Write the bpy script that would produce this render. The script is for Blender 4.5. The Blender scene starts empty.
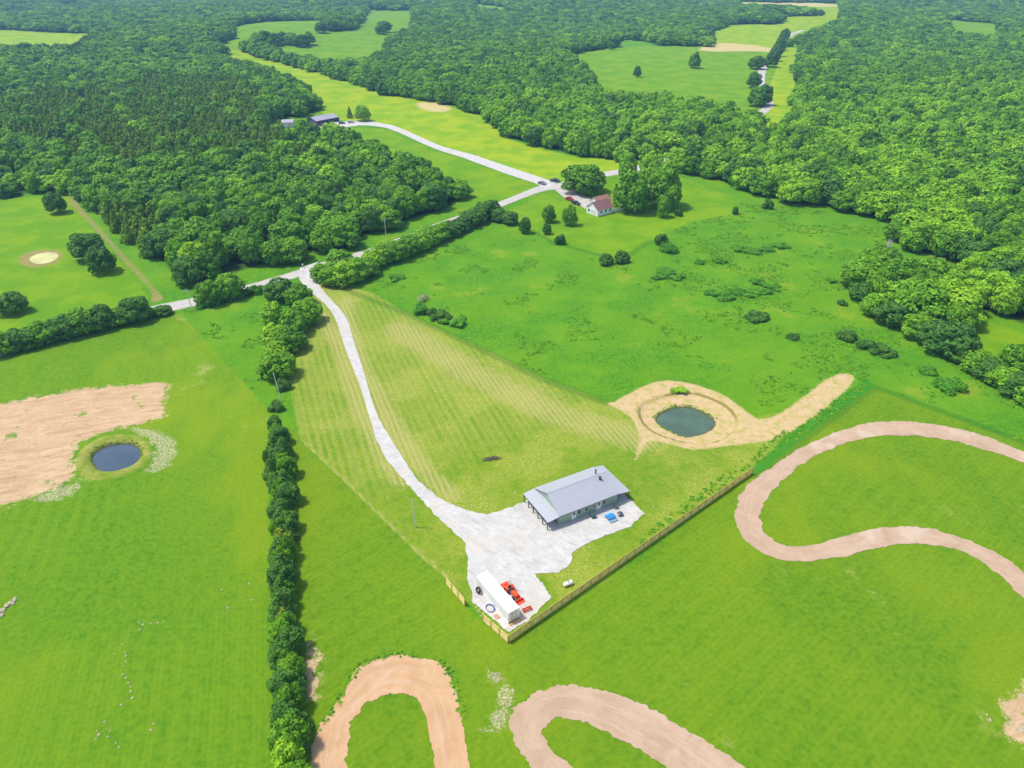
import bpy, math, random
import numpy as np
from mathutils import Vector, Matrix, noise as mnoise

C = bpy.context.scene
rnd = random.Random(7)
R = math.radians

# ------------------------------------------------------------ camera, sky, sun, exposure
FPX = 710.0
PITCH = math.atan(434 / FPX)
CAM_H = 100.0
cd = bpy.data.cameras.new('camera')
cd.sensor_width = 36; cd.lens = FPX / 1024 * 36
cd.clip_start = 0.5; cd.clip_end = 20000
cam = bpy.data.objects.new('camera', cd)
C.collection.objects.link(cam)
cam.location = (0, 0, CAM_H)
cam.rotation_euler = (math.pi / 2 - PITCH, 0, 0)
C.camera = cam

SUN_EL, SUN_AZ = 63.0, 180.0       # sun stands in direction -X (left), a little behind
w = bpy.data.worlds.new('World'); C.world = w; w.use_nodes = True
nt = w.node_tree; nt.nodes.clear()
sky = nt.nodes.new('ShaderNodeTexSky'); sky.sky_type = 'NISHITA'; sky.sun_disc = False
sky.sun_elevation = R(SUN_EL); sky.sun_rotation = R(-90 + 8)
sky.air_density = 1.0; sky.dust_density = 2.0; sky.altitude = 200
bg = nt.nodes.new('ShaderNodeBackground'); bg.inputs[1].default_value = 0.15
wo = nt.nodes.new('ShaderNodeOutputWorld')
nt.links.new(sky.outputs[0], bg.inputs[0]); nt.links.new(bg.outputs[0], wo.inputs[0])
sd = bpy.data.lights.new('sun', 'SUN'); sd.energy = 2.8; sd.angle = R(6); sd.color = (1.0, 0.94, 0.83)
sun = bpy.data.objects.new('sun', sd); C.collection.objects.link(sun)
_dir = Vector((math.cos(R(SUN_EL)) * 0.99, -math.cos(R(SUN_EL)) * 0.14, -math.sin(R(SUN_EL))))
sun.rotation_euler = _dir.to_track_quat('-Z', 'Y').to_euler()
sun.location = (-60, 60, 200)
C.view_settings.view_transform = 'Standard'; C.view_settings.look = 'None'
C.view_settings.gamma = 1; C.view_settings.use_curve_mapping = False
C.view_settings.exposure = 0.74
C.render.engine = 'CYCLES'
C.cycles.max_bounces = 6; C.cycles.diffuse_bounces = 3; C.cycles.transmission_bounces = 3
C.cycles.transparent_max_bounces = 6; C.cycles.volume_bounces = 0

# ------------------------------------------------------------ terrain height and picture -> ground
def sstep(a, b, x):
    t = np.clip((x - a) / (b - a), 0, 1); return t * t * (3 - 2 * t)
def relief(x, y):
    x = np.asarray(x, float); y = np.asarray(y, float)
    d = sstep(520, 1100, np.hypot(x, y))
    far = sstep(1500, 2600, y)
    h = 7 * np.sin(x / 170 + 1.3 + y / 420) * np.cos(y / 210 + 0.7) + 4 * np.sin(x / 95 - y / 140)
    return d * h + far * (26 + 14 * np.sin(x / 380 + 0.6) + 6 * np.sin(x / 130))
_fw = np.array([0, math.cos(PITCH), -math.sin(PITCH)]); _up = np.array([0, math.sin(PITCH), math.cos(PITCH)])
def at(px, py, z=None):
    """the place on the ground (or at height z) seen at a picture point, used once to survey the site"""
    d = _fw * FPX + np.array([1., 0, 0]) * (px - 512) + _up * (384 - py)
    if z is not None:
        t = (z - CAM_H) / d[2]; return (d[0] * t, d[1] * t)
    zz = 0.0
    for _ in range(12):
        t = (zz - CAM_H) / d[2]; X, Y = d[0] * t, d[1] * t
        zz = 0.5 * zz + 0.5 * float(relief(X, Y))
    return (X, Y)
def W(pts):
    return np.array([at(*p) for p in pts])
def pxm(py):
    return math.cos(PITCH) * (py + 50) / CAM_H

# ------------------------------------------------------------ survey of the site
OPEN_NEAR = W([(-500, 205), (-20, 201), (0, 200), (50, 194), (66, 196), (97, 220), (115, 240), (142, 264), (159, 280), (180, 293), (199, 289),
  (238, 280), (273, 268), (317, 259), (350, 250), (400, 228), (427, 221), (452, 213), (469, 206), (467, 197), (432, 178), (402, 164),
  (372, 152), (345, 145), (322, 142), (300, 136), (276, 133), (272, 124), (296, 118), (322, 113), (321, 104), (300, 90), (262, 72), (228, 63), (214, 57), (232, 53), (250, 54), (285, 65),
  (320, 75), (350, 84), (380, 95), (430, 102), (450, 108), (480, 118), (500, 135), (512, 142), (545, 152), (580, 160), (610, 163),
  (645, 163), (680, 176), (707, 180), (740, 192), (771, 203), (804, 207), (841, 213), (881, 223), (896, 236), (888, 247), (870, 262),
  (845, 281), (861, 304), (888, 321), (929, 341), (966, 358), (999, 378), (1030, 393), (1500, 600), (1500, 1000), (-500, 1000)])
CLEAR = [W([(966, 323), (989, 320), (1024, 334), (1110, 365), (1110, 400), (1024, 378), (999, 360), (976, 345)]),
  W([(888, 262), (905, 258), (935, 260), (930, 272), (905, 274)])]
F9 = W([(232, 28), (265, 22), (322, 21), (327, 31), (360, 31), (368, 10), (411, 11), (416, 26), (388, 42), (380, 60), (345, 70), (300, 64), (283, 56), (238, 44)])
F10 = W([(568, 56), (622, 46), (712, 47), (712, 33), (732, 25), (782, 25), (785, 17), (838, 16), (842, 25), (797, 40), (787, 44), (773, 64), (768, 100), (752, 118), (737, 118), (712, 113), (697, 109), (607, 101), (590, 78)])
F10TAN = W([(700, 50), (712, 30), (735, 23), (782, 23), (785, 15), (840, 14), (842, 27), (797, 41), (787, 44), (777, 52), (740, 51)])
F11 = W([(767, 92), (784, 50), (797, 44), (792, 120), (772, 135), (760, 125)])
F12 = W([(735, 1), (842, 4), (842, 13), (835, 17), (745, 9)])
F13 = W([(-150, 30), (90, 34), (97, 42), (72, 54), (-150, 57)])
F16 = W([(475, 4), (505, 8), (500, 15), (472, 11)])
F17 = W([(945, 19), (997, 24), (997, 40), (950, 37)])
F18 = W([(215, 47), (232, 40), (250, 46), (236, 55)])
F19 = W([(610, 44), (625, 40), (655, 44), (655, 50), (622, 49)])
OPENS = [OPEN_NEAR] + CLEAR + [F9, F10, F11, F12, F13, F16, F17, F18, F19]

P_LEFT = W([(-500, 380), (0, 351), (60, 338), (150, 318), (181, 313), (215, 352), (270, 412), (268, 500), (272, 620), (276, 768), (280, 1000), (-500, 1000)])
P_FRONT = W([(289, 420), (300, 442), (340, 478), (423, 560), (446, 580), (480, 622), (508, 643), (640, 560), (752, 472), (790, 440), (872, 386), (1024, 443), (1500, 640), (1500, 1000), (292, 1000), (290, 768)])
P_HAY = W([(308, 284), (322, 280), (340, 285), (373, 293), (400, 309), (433, 326), (473, 343), (539, 376), (606, 401), (640, 420), (745, 420), (786, 410), (850, 379), (792, 432),
  (752, 470), (640, 556), (508, 641), (482, 616), (446, 578), (423, 560), (340, 478), (300, 440), (289, 380), (300, 340), (318, 310)])
P_LAWN = W([(505, 214), (545, 193), (600, 180), (680, 176), (740, 200), (734, 213), (690, 222), (650, 241), (619, 263), (602, 256), (556, 243), (509, 219)])
P_YEL = [W([(214, 57), (232, 50), (250, 52), (285, 63), (320, 73), (380, 93), (430, 100), (450, 106), (480, 116), (512, 140), (545, 150), (580, 158), (645, 160), (600, 176),
  (548, 182), (512, 173), (440, 149), (400, 132), (365, 121), (338, 120), (322, 113), (300, 90), (228, 63)]), F10TAN, F11, F12, F13]
P_BRIGHT = [F17, F16, F18, CLEAR[0], CLEAR[1], W([(345, 128), (380, 128), (430, 149), (512, 176), (536, 187), (496, 205), (469, 206), (466, 190), (430, 170), (372, 150), (340, 145)]), F10, F9,
  W([(-500, 205), (0, 200), (50, 194), (66, 196), (150, 298), (140, 305), (0, 335), (-500, 380)])]
P_TAN = [W([(698, 52), (760, 51), (776, 53), (772, 47), (715, 42), (702, 46)]), W([(415, 102), (440, 103), (454, 109), (440, 113), (420, 109)]), W([(735, 1), (842, 4), (842, 8), (740, 5)])]
P_DIRT = [W([(-300, 440), (0, 405), (30, 398), (90, 388), (130, 386), (168, 382), (166, 392), (160, 402), (167, 416), (150, 420), (118, 428), (96, 434), (76, 444), (70, 456), (76, 472), (66, 482), (46, 492), (20, 500), (0, 506), (-300, 560)]),
  W([(306, 640), (315, 650), (316, 680), (312, 702), (306, 704), (303, 680)]),
  W([(1004, 716), (1012, 700), (1040, 680), (1100, 690), (1100, 760), (1030, 745), (1010, 738)]),
  W([(118, 424), (140, 425), (166, 432), (182, 444), (176, 462), (160, 472), (140, 476), (150, 462), (152, 446), (138, 436)]),
  W([(77, 480), (84, 484), (70, 500), (30, 504), (34, 494)]), W([(66, 470), (72, 452), (84, 440), (96, 436), (80, 446), (74, 460), (80, 474), (96, 482), (82, 484)]),
  W([(485, 676), (495, 672), (512, 684), (520, 690), (514, 712), (502, 732), (486, 738), (478, 726), (490, 712), (500, 690)]),
  W([(480, 664), (500, 670), (512, 690), (500, 688), (484, 674)]),
  W([(533, 757), (540, 757), (542, 772), (530, 770)])]
P_RING2 = W([(600, 400), (610, 404), (626, 395), (646, 385), (661, 380), (688, 382), (723, 394), (740, 406), (749, 414), (762, 421), (786, 411), (831, 375), (851, 373), (856, 381), (821, 412), (781, 439),
  (745, 444), (712, 448), (688, 450), (670, 444), (653, 440), (645, 443), (637.5, 459), (634.5, 460), (640, 441), (637, 427), (628, 414)])
P_STEP2 = W([(639, 406), (652, 399), (672, 393), (694, 392), (712, 398), (728, 406), (737, 418), (736, 428), (722, 440), (700, 444), (672, 439), (650, 430), (640, 418)])
P_POND2 = W([(653, 416), (662, 409), (676, 404), (690, 404), (703, 409), (717, 418), (716, 426), (703, 433), (687, 436), (673, 431), (660, 424)])
P_POND1 = W([(90, 462), (91, 454), (101, 446), (116, 442), (132, 442), (142, 448), (141, 458), (131, 466), (115, 471), (99, 471)])
P_RIM1 = W([(76, 466), (79, 452), (94, 441), (116, 435), (138, 436), (152, 446), (151, 460), (138, 472), (116, 480), (92, 482), (80, 477)])
P_POND3 = W([(28, 260), (36, 254), (52, 252), (59, 255), (55, 261), (38, 265)])
P_RING3 = W([(18, 260), (24, 253), (44, 249), (60, 251), (63, 257), (56, 264), (34, 268), (20, 265)])
P_WEED = W([(745, 474), (784, 438), (812, 415), (866, 379), (874, 386), (840, 410), (800, 440), (758, 475)])
P_TRACKL = W([(65, 194), (71, 196), (87, 214), (104, 232), (120, 250), (139, 270), (157, 290), (165, 300), (150, 303), (153, 292), (136, 275), (115, 252), (91, 225), (72, 206)])
P_PAD = W([(372, 430), (383, 453), (406, 483), (436, 516), (466, 543), (468, 579), (473, 603), (508, 632), (526, 622), (552, 597), (534, 574), (559, 573),
  (571, 564), (572, 553), (592, 541), (629, 527), (645, 514), (628, 498), (560, 490), (528, 500), (506, 509), (486, 515), (466, 510), (443, 501), (423, 485), (403, 463), (388, 435)])

# ------------------------------------------------------------ signed distance to a polygon (positive inside)
def sdf(poly, X, Y):
    sh = X.shape; X = X.ravel(); Y = Y.ravel()
    n = len(poly); d = np.full(X.shape, 1e18); ins = np.zeros(X.shape, bool)
    for i in range(n):
        ax, ay = poly[i]; bx, by = poly[(i + 1) % n]
        ex, ey = bx - ax, by - ay
        t = np.clip(((X - ax) * ex + (Y - ay) * ey) / (ex * ex + ey * ey + 1e-9), 0, 1)
        dd = (X - ax - t * ex) ** 2 + (Y - ay - t * ey) ** 2
        d = np.minimum(d, dd)
        c = ((ay > Y) != (by > Y))
        xi = ax + (Y - ay) / (ey if abs(ey) > 1e-9 else 1e-9) * ex
        ins ^= (c & (X < xi))
    return (np.sqrt(d) * np.where(ins, 1, -1)).reshape(sh)
def smooth(poly, it=2):
    for _ in range(it):
        q = np.roll(poly, -1, 0)
        poly = np.stack([poly * .75 + q * .25, poly * .25 + q * .75], 1).reshape(-1, 2)
    return poly
def ground_z(X, Y):
    X = np.asarray(X, float); Y = np.asarray(Y, float)
    z = relief(X, Y)
    near = (Y < 420) & (np.abs(X) < 260)
    if np.any(near):
        xn, yn = X[near], Y[near]
        zz = z[near]
        s2 = sdf(smooth(P_STEP2, 1), xn, yn); p2 = sdf(smooth(P_POND2, 1), xn, yn)
        zz = zz - 0.55 * sstep(-0.5, 0.5, s2) - np.clip(p2 * 0.55, 0, 1.3)
        p1 = sdf(smooth(P_POND1, 1), xn, yn); r1 = sdf(smooth(P_RIM1, 1), xn, yn)
        zz = zz + .6 * sstep(-2.5, 2.2, r1) * 1.0 - 1.4 * sstep(-1.6, 1.6, p1) - np.clip(p1 * 0.3, 0, 1)
        z = z.copy(); z[near] = zz
    return z

# ------------------------------------------------------------ material helper
class NT:
    def __init__(s, name):
        s.m = bpy.data.materials.new(name); s.m.use_nodes = True; s.t = s.m.node_tree; s.t.nodes.clear()
    def n(s, k, **kw):
        x = s.t.nodes.new(k)
        for a, b in kw.items(): setattr(x, a, b)
        return x
    def put(s, sock, v):
        if hasattr(v, 'is_linked') or isinstance(v, bpy.types.NodeSocket): s.t.links.new(v, sock)
        elif isinstance(v, (tuple, list)) and len(v) == 3 and sock.type == 'RGBA': sock.default_value = (*v, 1)
        else: sock.default_value = v
    def math(s, op, a, b=0.0, c=0.0, clamp=False):
        x = s.n('ShaderNodeMath', operation=op, use_clamp=clamp); s.put(x.inputs[0], a); s.put(x.inputs[1], b); s.put(x.inputs[2], c); return x.outputs[0]
    def mix(s, f, a, b, blend='MIX'):
        x = s.n('ShaderNodeMix', data_type='RGBA', blend_type=blend)
        s.put(x.inputs[0], f); s.put(x.inputs[6], a); s.put(x.inputs[7], b); return x.outputs[2]
    def ramp(s, v, a, b, lo=0.0, hi=1.0):
        x = s.n('ShaderNodeMapRange', interpolation_type='SMOOTHSTEP'); s.put(x.inputs[0], v)
        x.inputs[1].default_value = a; x.inputs[2].default_value = b; x.inputs[3].default_value = lo; x.inputs[4].default_value = hi; return x.outputs[0]
    def attr(s, name, kind='GEOMETRY'):
        x = s.n('ShaderNodeAttribute', attribute_name=name, attribute_type=kind); return x
    def pos(s, scale=(1, 1, 1), rot=(0, 0, 0), obj=False):
        if obj: g = s.n('ShaderNodeTexCoord').outputs['Object']
        else: g = s.n('ShaderNodeNewGeometry').outputs['Position']
        m0 = s.n('ShaderNodeMapping'); s.put(m0.inputs[0], g); m0.inputs[2].default_value = rot
        m = s.n('ShaderNodeMapping'); s.put(m.inputs[0], m0.outputs[0]); m.inputs[3].default_value = scale; return m.outputs[0]
    def noise(s, v, scale, detail=3, rough=.55, dist=0.0):
        x = s.n('ShaderNodeTexNoise'); s.put(x.inputs['Vector'], v); x.inputs['Scale'].default_value = scale
        x.inputs['Detail'].default_value = detail; x.inputs['Roughness'].default_value = rough; x.inputs['Distortion'].default_value = dist; return x.outputs[0]
    def out(s, col, rough=.9, bump=None, bs=.5, bd=.1, metal=0.0, spec=.3, trans=0.0, alpha=None):
        p = s.n('ShaderNodeBsdfPrincipled'); s.put(p.inputs['Base Color'], col); s.put(p.inputs['Roughness'], rough)
        s.put(p.inputs['Metallic'], metal); s.put(p.inputs['Specular IOR Level'], spec)
        if bump is not None:
            b = s.n('ShaderNodeBump'); b.inputs['Strength'].default_value = bs; b.inputs['Distance'].default_value = bd
            s.put(b.inputs['Height'], bump); s.t.links.new(b.outputs[0], p.inputs['Normal'])
        sh = p.outputs[0]
        if trans > 0:
            tr = s.n('ShaderNodeBsdfTranslucent'); s.put(tr.inputs[0], col)
            mx = s.n('ShaderNodeMixShader'); mx.inputs[0].default_value = trans
            s.t.links.new(sh, mx.inputs[1]); s.t.links.new(tr.outputs[0], mx.inputs[2]); sh = mx.outputs[0]
        o = s.n('ShaderNodeOutputMaterial'); s.t.links.new(sh, o.inputs[0]); return s.m

def simple(name, col, rough=.7, var=.15, scale=3.0, metal=0.0, spec=.4, bump=0.0):
    t = NT(name); v = t.pos(obj=True); f = t.noise(v, scale, 4)
    dark = tuple(c * (1 - var) for c in col); lite = tuple(min(1, c * (1 + var)) for c in col)
    return t.out(t.mix(t.ramp(f, .3, .7), dark, lite), rough, metal=metal, spec=spec, bump=f if bump else None, bs=bump)

# ------------------------------------------------------------ object helpers
def link(o): C.collection.objects.link(o); return o
def tag(o, label=None, cat=None, group=None, kind=None):
    if label: o['label'] = label
    if cat: o['category'] = cat
    if group: o['group'] = group
    if kind: o['kind'] = kind
    return o
def mesh(name, V, F, mat=None, smooth_=False):
    me = bpy.data.meshes.new(name); me.from_pydata([tuple(v) for v in V], [], [tuple(f) for f in F]); me.update()
    if mat: me.materials.append(mat)
    if smooth_: me.polygons.foreach_set('use_smooth', [True] * len(me.polygons))
    return me
def obj(name, me, parent=None, loc=(0, 0, 0), rz=0.0):
    o = link(bpy.data.objects.new(name, me)); o.location = loc; o.rotation_euler = (0, 0, rz)
    if parent: o.parent = parent
    return o
def thing(name, label, cat, loc, rz=0.0, group=None):
    o = link(bpy.data.objects.new(name, None)); o.location = loc; o.rotation_euler = (0, 0, rz); o.empty_display_size = .3
    return tag(o, label, cat, group)
class MB:
    def __init__(s): s.V = []; s.F = []
    def raw(s, V, F):
        b = len(s.V); s.V += [tuple(v) for v in V]; s.F += [tuple(i + b for i in f) for f in F]; return s
    def box(s, x0, y0, z0, x1, y1, z1, bev=0.0):
        if bev > 0:
            b = min(bev, (x1 - x0) / 2.1, (y1 - y0) / 2.1, (z1 - z0) / 2.1)
            rings = [(z0, b), (z0 + b, 0), (z1 - b, 0), (z1, b)]; V = []
            for z, i in rings:
                V += [(x0 + i + (b if i == 0 else 0) * 0 + (b if i == 0 else 0), y0 + i, z), (x1 - i - (b if i == 0 else 0), y0 + i, z), (x1 - i, y0 + i + (b if i == 0 else 0), z), (x1 - i, y1 - i - (b if i == 0 else 0), z),
                      (x1 - i - (b if i == 0 else 0), y1 - i, z), (x0 + i + (b if i == 0 else 0), y1 - i, z), (x0 + i, y1 - i - (b if i == 0 else 0), z), (x0 + i, y0 + i + (b if i == 0 else 0), z)]
            F = [tuple(range(7, -1, -1)), tuple(range(24, 32))]
            for r in range(3):
                for k in range(8): F.append((r * 8 + k, r * 8 + (k + 1) % 8, r * 8 + 8 + (k + 1) % 8, r * 8 + 8 + k))
            return s.raw(V, F)
        V = [(x0, y0, z0), (x1, y0, z0), (x1, y1, z0), (x0, y1, z0), (x0, y0, z1), (x1, y0, z1), (x1, y1, z1), (x0, y1, z1)]
        return s.raw(V, [(3, 2, 1, 0), (4, 5, 6, 7), (0, 1, 5, 4), (1, 2, 6, 5), (2, 3, 7, 6), (3, 0, 4, 7)])
    def tube(s, a, b, r0, r1=None, n=8):
        r1 = r0 if r1 is None else r1
        a = Vector(a); b = Vector(b); d = (b - a).normalized(); q = d.to_track_quat('Z', 'Y')
        V = []
        for p, r in ((a, r0), (b, r1)):
            for k in range(n):
                an = 2 * math.pi * k / n; V.append(p + q @ Vector((r * math.cos(an), r * math.sin(an), 0)))
        F = [(k, (k + 1) % n, n + (k + 1) % n, n + k) for k in range(n)] + [tuple(range(n - 1, -1, -1)), tuple(range(n, 2 * n))]
        return s.raw(V, F)
    def prism(s, pts, y0, y1):
        """extrude an x-z outline along y"""
        n = len(pts); V = [(p[0], y0, p[1]) for p in pts] + [(p[0], y1, p[1]) for p in pts]
        return s.raw(V, [tuple(range(n)), tuple(range(2 * n - 1, n - 1, -1))] + [((k + 1) % n, k, n + k, n + (k + 1) % n) for k in range(n)])
    def slab(s, P, t):
        """a plate with the four corners P and thickness t below"""
        P = [Vector(p) for p in P]; nn = (P[1] - P[0]).cross(P[2] - P[0]).normalized()
        if nn.z < 0: P.reverse(); nn = -nn
        n = len(P); V = P + [p - nn * t for p in P]
        return s.raw(V, [tuple(range(n)), tuple(range(2 * n - 1, n - 1, -1))] + [((k + 1) % n, k, n + k, n + (k + 1) % n) for k in range(n)])
    def build(s, name, mat, parent=None, loc=(0, 0, 0), rz=0.0, smooth_=False):
        return obj(name, mesh(name, s.V, s.F, mat, smooth_), parent, loc, rz)

# ------------------------------------------------------------ the ground sheet
def axis(segs):
    out = [segs[0][0]]
    for a, b, d in segs:
        n = max(1, int(round((b - a) / d)));
        out += list(a + (b - a) * (np.arange(1, n + 1) / n))
    return np.array(out)
xs = axis([(-6000, -2600, 200), (-2600, -1200, 40), (-1200, -500, 16), (-500, -220, 6), (-220, -120, 2), (-120, 120, .9), (120, 220, 2), (220, 500, 6), (500, 1200, 16), (1200, 2600, 40), (2600, 6000, 200)])
ys = axis([(-400, 0, 60), (0, 50, 5), (50, 180, .9), (180, 360, 1.8), (360, 700, 5), (700, 1300, 10), (1300, 2600, 22), (2600, 7000, 160)])
GX, GY = np.meshgrid(xs, ys)
GZ = ground_z(GX, GY)
V = np.stack([GX.ravel(), GY.ravel(), GZ.ravel()], 1)
nx, ny = len(xs), len(ys)
ii = (np.arange(ny - 1)[:, None] * nx + np.arange(nx - 1)[None, :]).ravel()
Fq = np.stack([ii, ii + 1, ii + nx + 1, ii + nx], 1)
gme = bpy.data.meshes.new('ground')
gme.vertices.add(len(V)); gme.vertices.foreach_set('co', V.ravel())
gme.loops.add(Fq.size); gme.loops.foreach_set('vertex_index', Fq.ravel().astype(np.int32))
gme.polygons.add(len(Fq)); gme.polygons.foreach_set('loop_start', np.arange(0, Fq.size, 4, dtype=np.int32))
gme.update(calc_edges=True)
gme.polygons.foreach_set('use_smooth', [True] * len(gme.polygons))
def gattr(name, val):
    a = gme.attributes.new(name, 'FLOAT', 'POINT'); a.data.foreach_set('value', np.clip(val, -60, 60).astype(np.float32).ravel())
def un(polys, it=0):
    r = None
    for p in polys:
        q = sdf(smooth(p, it) if it else p, GX, GY); r = q if r is None else np.maximum(r, q)
    return r
gattr('f_open', un(OPENS)); gattr('f_left', un([P_LEFT])); gattr('f_front', un([P_FRONT])); gattr('f_hay', un([P_HAY]))
gattr('f_lawn', un([P_LAWN])); gattr('f_yel', un(P_YEL)); gattr('f_bright', un(P_BRIGHT)); gattr('f_tan', un(P_TAN, 1))
gattr('f_dirt', un([P_DIRT[0], P_DIRT[1], P_DIRT[2]] , 1)); gattr('f_stone', un(P_DIRT[3:], 1)); gattr('f_ring', un([P_RING2], 1)); gattr('f_step', sdf(smooth(P_STEP2, 1), GX, GY))
gattr('f_rim', sdf(smooth(P_RIM1, 2), GX, GY)); gattr('f_wet', np.maximum(un([P_POND1, P_POND2], 1), un([P_POND3], 1)))
gattr('f_ring3', un([P_RING3, P_TRACKL], 1)); gattr('f_weed', un([P_WEED]))
ptrack = W([(342, 420), (352, 446), (380, 484), (410, 520), (445, 566)]); 
def dline(L, X, Y):
    d = np.full(X.shape, 1e18)
    for a, b in zip(L[:-1], L[1:]):
        e = b - a; t = np.clip(((X - a[0]) * e[0] + (Y - a[1]) * e[1]) / (e @ e), 0, 1)
        d = np.minimum(d, (X - a[0] - t * e[0]) ** 2 + (Y - a[1] - t * e[1]) ** 2)
    return np.sqrt(d)
HAYLINE = [W([(345, 300), (352, 340), (372, 400), (396, 440), (424, 470), (452, 496)]), W([(400, 330), (470, 372), (560, 415), (640, 440)]), W([(300, 444), (340, 482), (423, 564), (446, 582)]), W([(322, 315), (342, 350), (352, 385), (366, 420), (385, 455), (400, 480)]), W([(372, 380), (392, 420), (420, 462), (440, 490)])]
gattr('f_straw', 3.5 - np.minimum(np.minimum(dline(HAYLINE[0], GX, GY) * 1.2, dline(HAYLINE[1], GX, GY) * .55), np.minimum(dline(HAYLINE[2], GX, GY) * 2.2, np.minimum(dline(HAYLINE[3], GX, GY) * 1.1, dline(HAYLINE[4], GX, GY) * 1.4))))
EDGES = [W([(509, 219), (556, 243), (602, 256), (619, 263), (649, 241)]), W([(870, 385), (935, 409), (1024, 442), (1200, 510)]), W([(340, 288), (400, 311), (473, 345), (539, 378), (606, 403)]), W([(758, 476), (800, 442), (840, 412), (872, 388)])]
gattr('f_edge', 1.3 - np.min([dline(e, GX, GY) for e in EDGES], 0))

def ground_mat():
    t = NT('ground_grass')
    P = t.pos()
    n1 = t.noise(P, .012, 4, .6); n2 = t.noise(P, .06, 5, .6); n3 = t.noise(P, .45, 5, .7); n4 = t.noise(P, 2.2, 4, .8)
    A = lambda s: t.attr(s).outputs['Fac']
    n6 = t.noise(P, 1.1, 4, .75); n5 = t.noise(P, 4.2, 3, .8)
    nj = t.math('ADD', t.math('MULTIPLY', t.math('SUBTRACT', n3, .5), 2.2), t.math('MULTIPLY', t.math('SUBTRACT', n4, .5), 1.2))
    def mask(name, w=.5, amp=1.0, off=0.0):
        return t.ramp(t.math('ADD', t.math('MULTIPLY_ADD', nj, amp, A(name)), off), -w, w)
    def stripes(ang, wid, lo=.35, hi=.65):
        v = t.pos(scale=(1.0 / wid, .02, 1), rot=(0, 0, R(ang))); return t.noise(v, 1.0, 3, .6)
    c2 = t.ramp(n2, .40, .60); c3 = t.ramp(n3, .38, .62); c4 = t.ramp(n4, .40, .60); c6 = t.ramp(n6, .40, .60); c1 = t.ramp(n1, .35, .65)
    n0 = t.noise(P, .022, 3, .5); c0 = t.ramp(n0, .46, .60); c02 = t.ramp(t.noise(t.pos(scale=(1, .5, 1)), .035, 4, .6), .48, .58)
    spx = t.n('ShaderNodeSeparateXYZ'); t.put(spx.inputs[0], P)
    # rough meadow
    ME = t.mix(c2, (.035, .180, .005), (.11, .260, .005)); ME = t.mix(t.math('MULTIPLY', c02, .4), ME, (.030, .15, .005))
    ME = t.mix(t.math('MULTIPLY', c3, .55), ME, (.11, .28, .010))
    ME = t.mix(t.math('MULTIPLY', t.math('SUBTRACT', 1.0, c4), .22), ME, (.025, .12, .006)); ME = t.mix(t.math('MULTIPLY', c6, .55), ME, (.13, .29, .012)); ME = t.mix(t.math('MULTIPLY', t.ramp(n5, .5, .6), .35), ME, (.03, .14, .006)); ME = t.mix(t.math('MULTIPLY', c0, .35), ME, (.13, .265, .004)); ME = t.mix(t.math('MULTIPLY', t.ramp(n2, .60, .66), .5), ME, (.22, .27, .02))
    # mown fields
    lf = t.mix(c1, (.058, .190, .003), (.125, .235, .004))
    lf = t.mix(t.math('MULTIPLY', c2, .45), lf, (.055, .195, .004))
    up_ = t.ramp(t.math('MULTIPLY_ADD', spx.outputs[0], .5, spx.outputs[1]), 88, 106)
    sU = t.math('MULTIPLY', t.ramp(stripes(-38, 4.5), .42, .58), up_); lf = t.mix(t.math('MULTIPLY', sU, .75), lf, (.19, .30, .008))
    def rows_(kx, ky, per, wob=.6):
        q = t.math('ADD', t.math('MULTIPLY', spx.outputs[0], kx / per * 6.283), t.math('MULTIPLY', spx.outputs[1], ky / per * 6.283))
        q = t.math('ADD', q, t.math('MULTIPLY', n0, 5.0)); q = t.math('ADD', q, t.math('MULTIPLY', n3, wob))
        return t.ramp(t.math('SINE', q), -.6, .8)
    sA = t.ramp(stripes(-17, 2.4), .42, .6); lf = t.mix(t.math('MULTIPLY', sA, .35), lf, (.135, .27, .006))
    pass
    lf = t.mix(t.math('MULTIPLY', rows_(.956, .29, 3.0), .45), lf, (.16, .28, .008)); lf = t.mix(t.math('MULTIPLY', rows_(.956, .29, .9), .34), lf, (.05, .16, .004))
    lf = t.mix(t.math('MULTIPLY', c0, .75), lf, (.22, .29, .005)); lf = t.mix(t.math('MULTIPLY', c02, .6), lf, (.040, .175, .005))
    lf = t.mix(t.math('MULTIPLY', c3, .5), lf, (.15, .26, .006)); lf = t.mix(t.math('MULTIPLY', c4, .5), lf, (.038, .13, .003)); lf = t.mix(t.math('MULTIPLY', c6, .42), lf, (.17, .28, .010))
    lf = t.mix(t.math('MULTIPLY', t.ramp(n5, .52, .62), .30), lf, (.17, .30, .02))
    ff = t.mix(c2, (.075, .195, .003), (.130, .235, .004))
    sB = t.ramp(stripes(50, 3.0), .42, .6); ff = t.mix(t.math('MULTIPLY', sB, .28), ff, (.070, .20, .003))
    ff = t.mix(t.math('MULTIPLY', rows_(-.644, .765, 3.6), .36), ff, (.17, .27, .006)); ff = t.mix(t.math('MULTIPLY', rows_(-.644, .765, 1.1), .30), ff, (.05, .15, .004))
    ff = t.mix(t.math('MULTIPLY', c0, .6), ff, (.21, .28, .005)); ff = t.mix(t.math('MULTIPLY', c02, .6), ff, (.050, .165, .004))
    ff = t.mix(t.math('MULTIPLY', c3, .45), ff, (.16, .26, .006)); ff = t.mix(t.math('MULTIPLY', c4, .5), ff, (.038, .125, .003)); ff = t.mix(t.math('MULTIPLY', c6, .42), ff, (.18, .28, .010))
    ff = t.mix(t.math('MULTIPLY', t.ramp(n5, .52, .62), .30), ff, (.17, .30, .02))
    # hay field
    hy = t.mix(c2, (.12, .235, .004), (.22, .285, .014)); hy = t.mix(t.math('MULTIPLY', c02, .35), hy, (.085, .21, .004))
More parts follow.
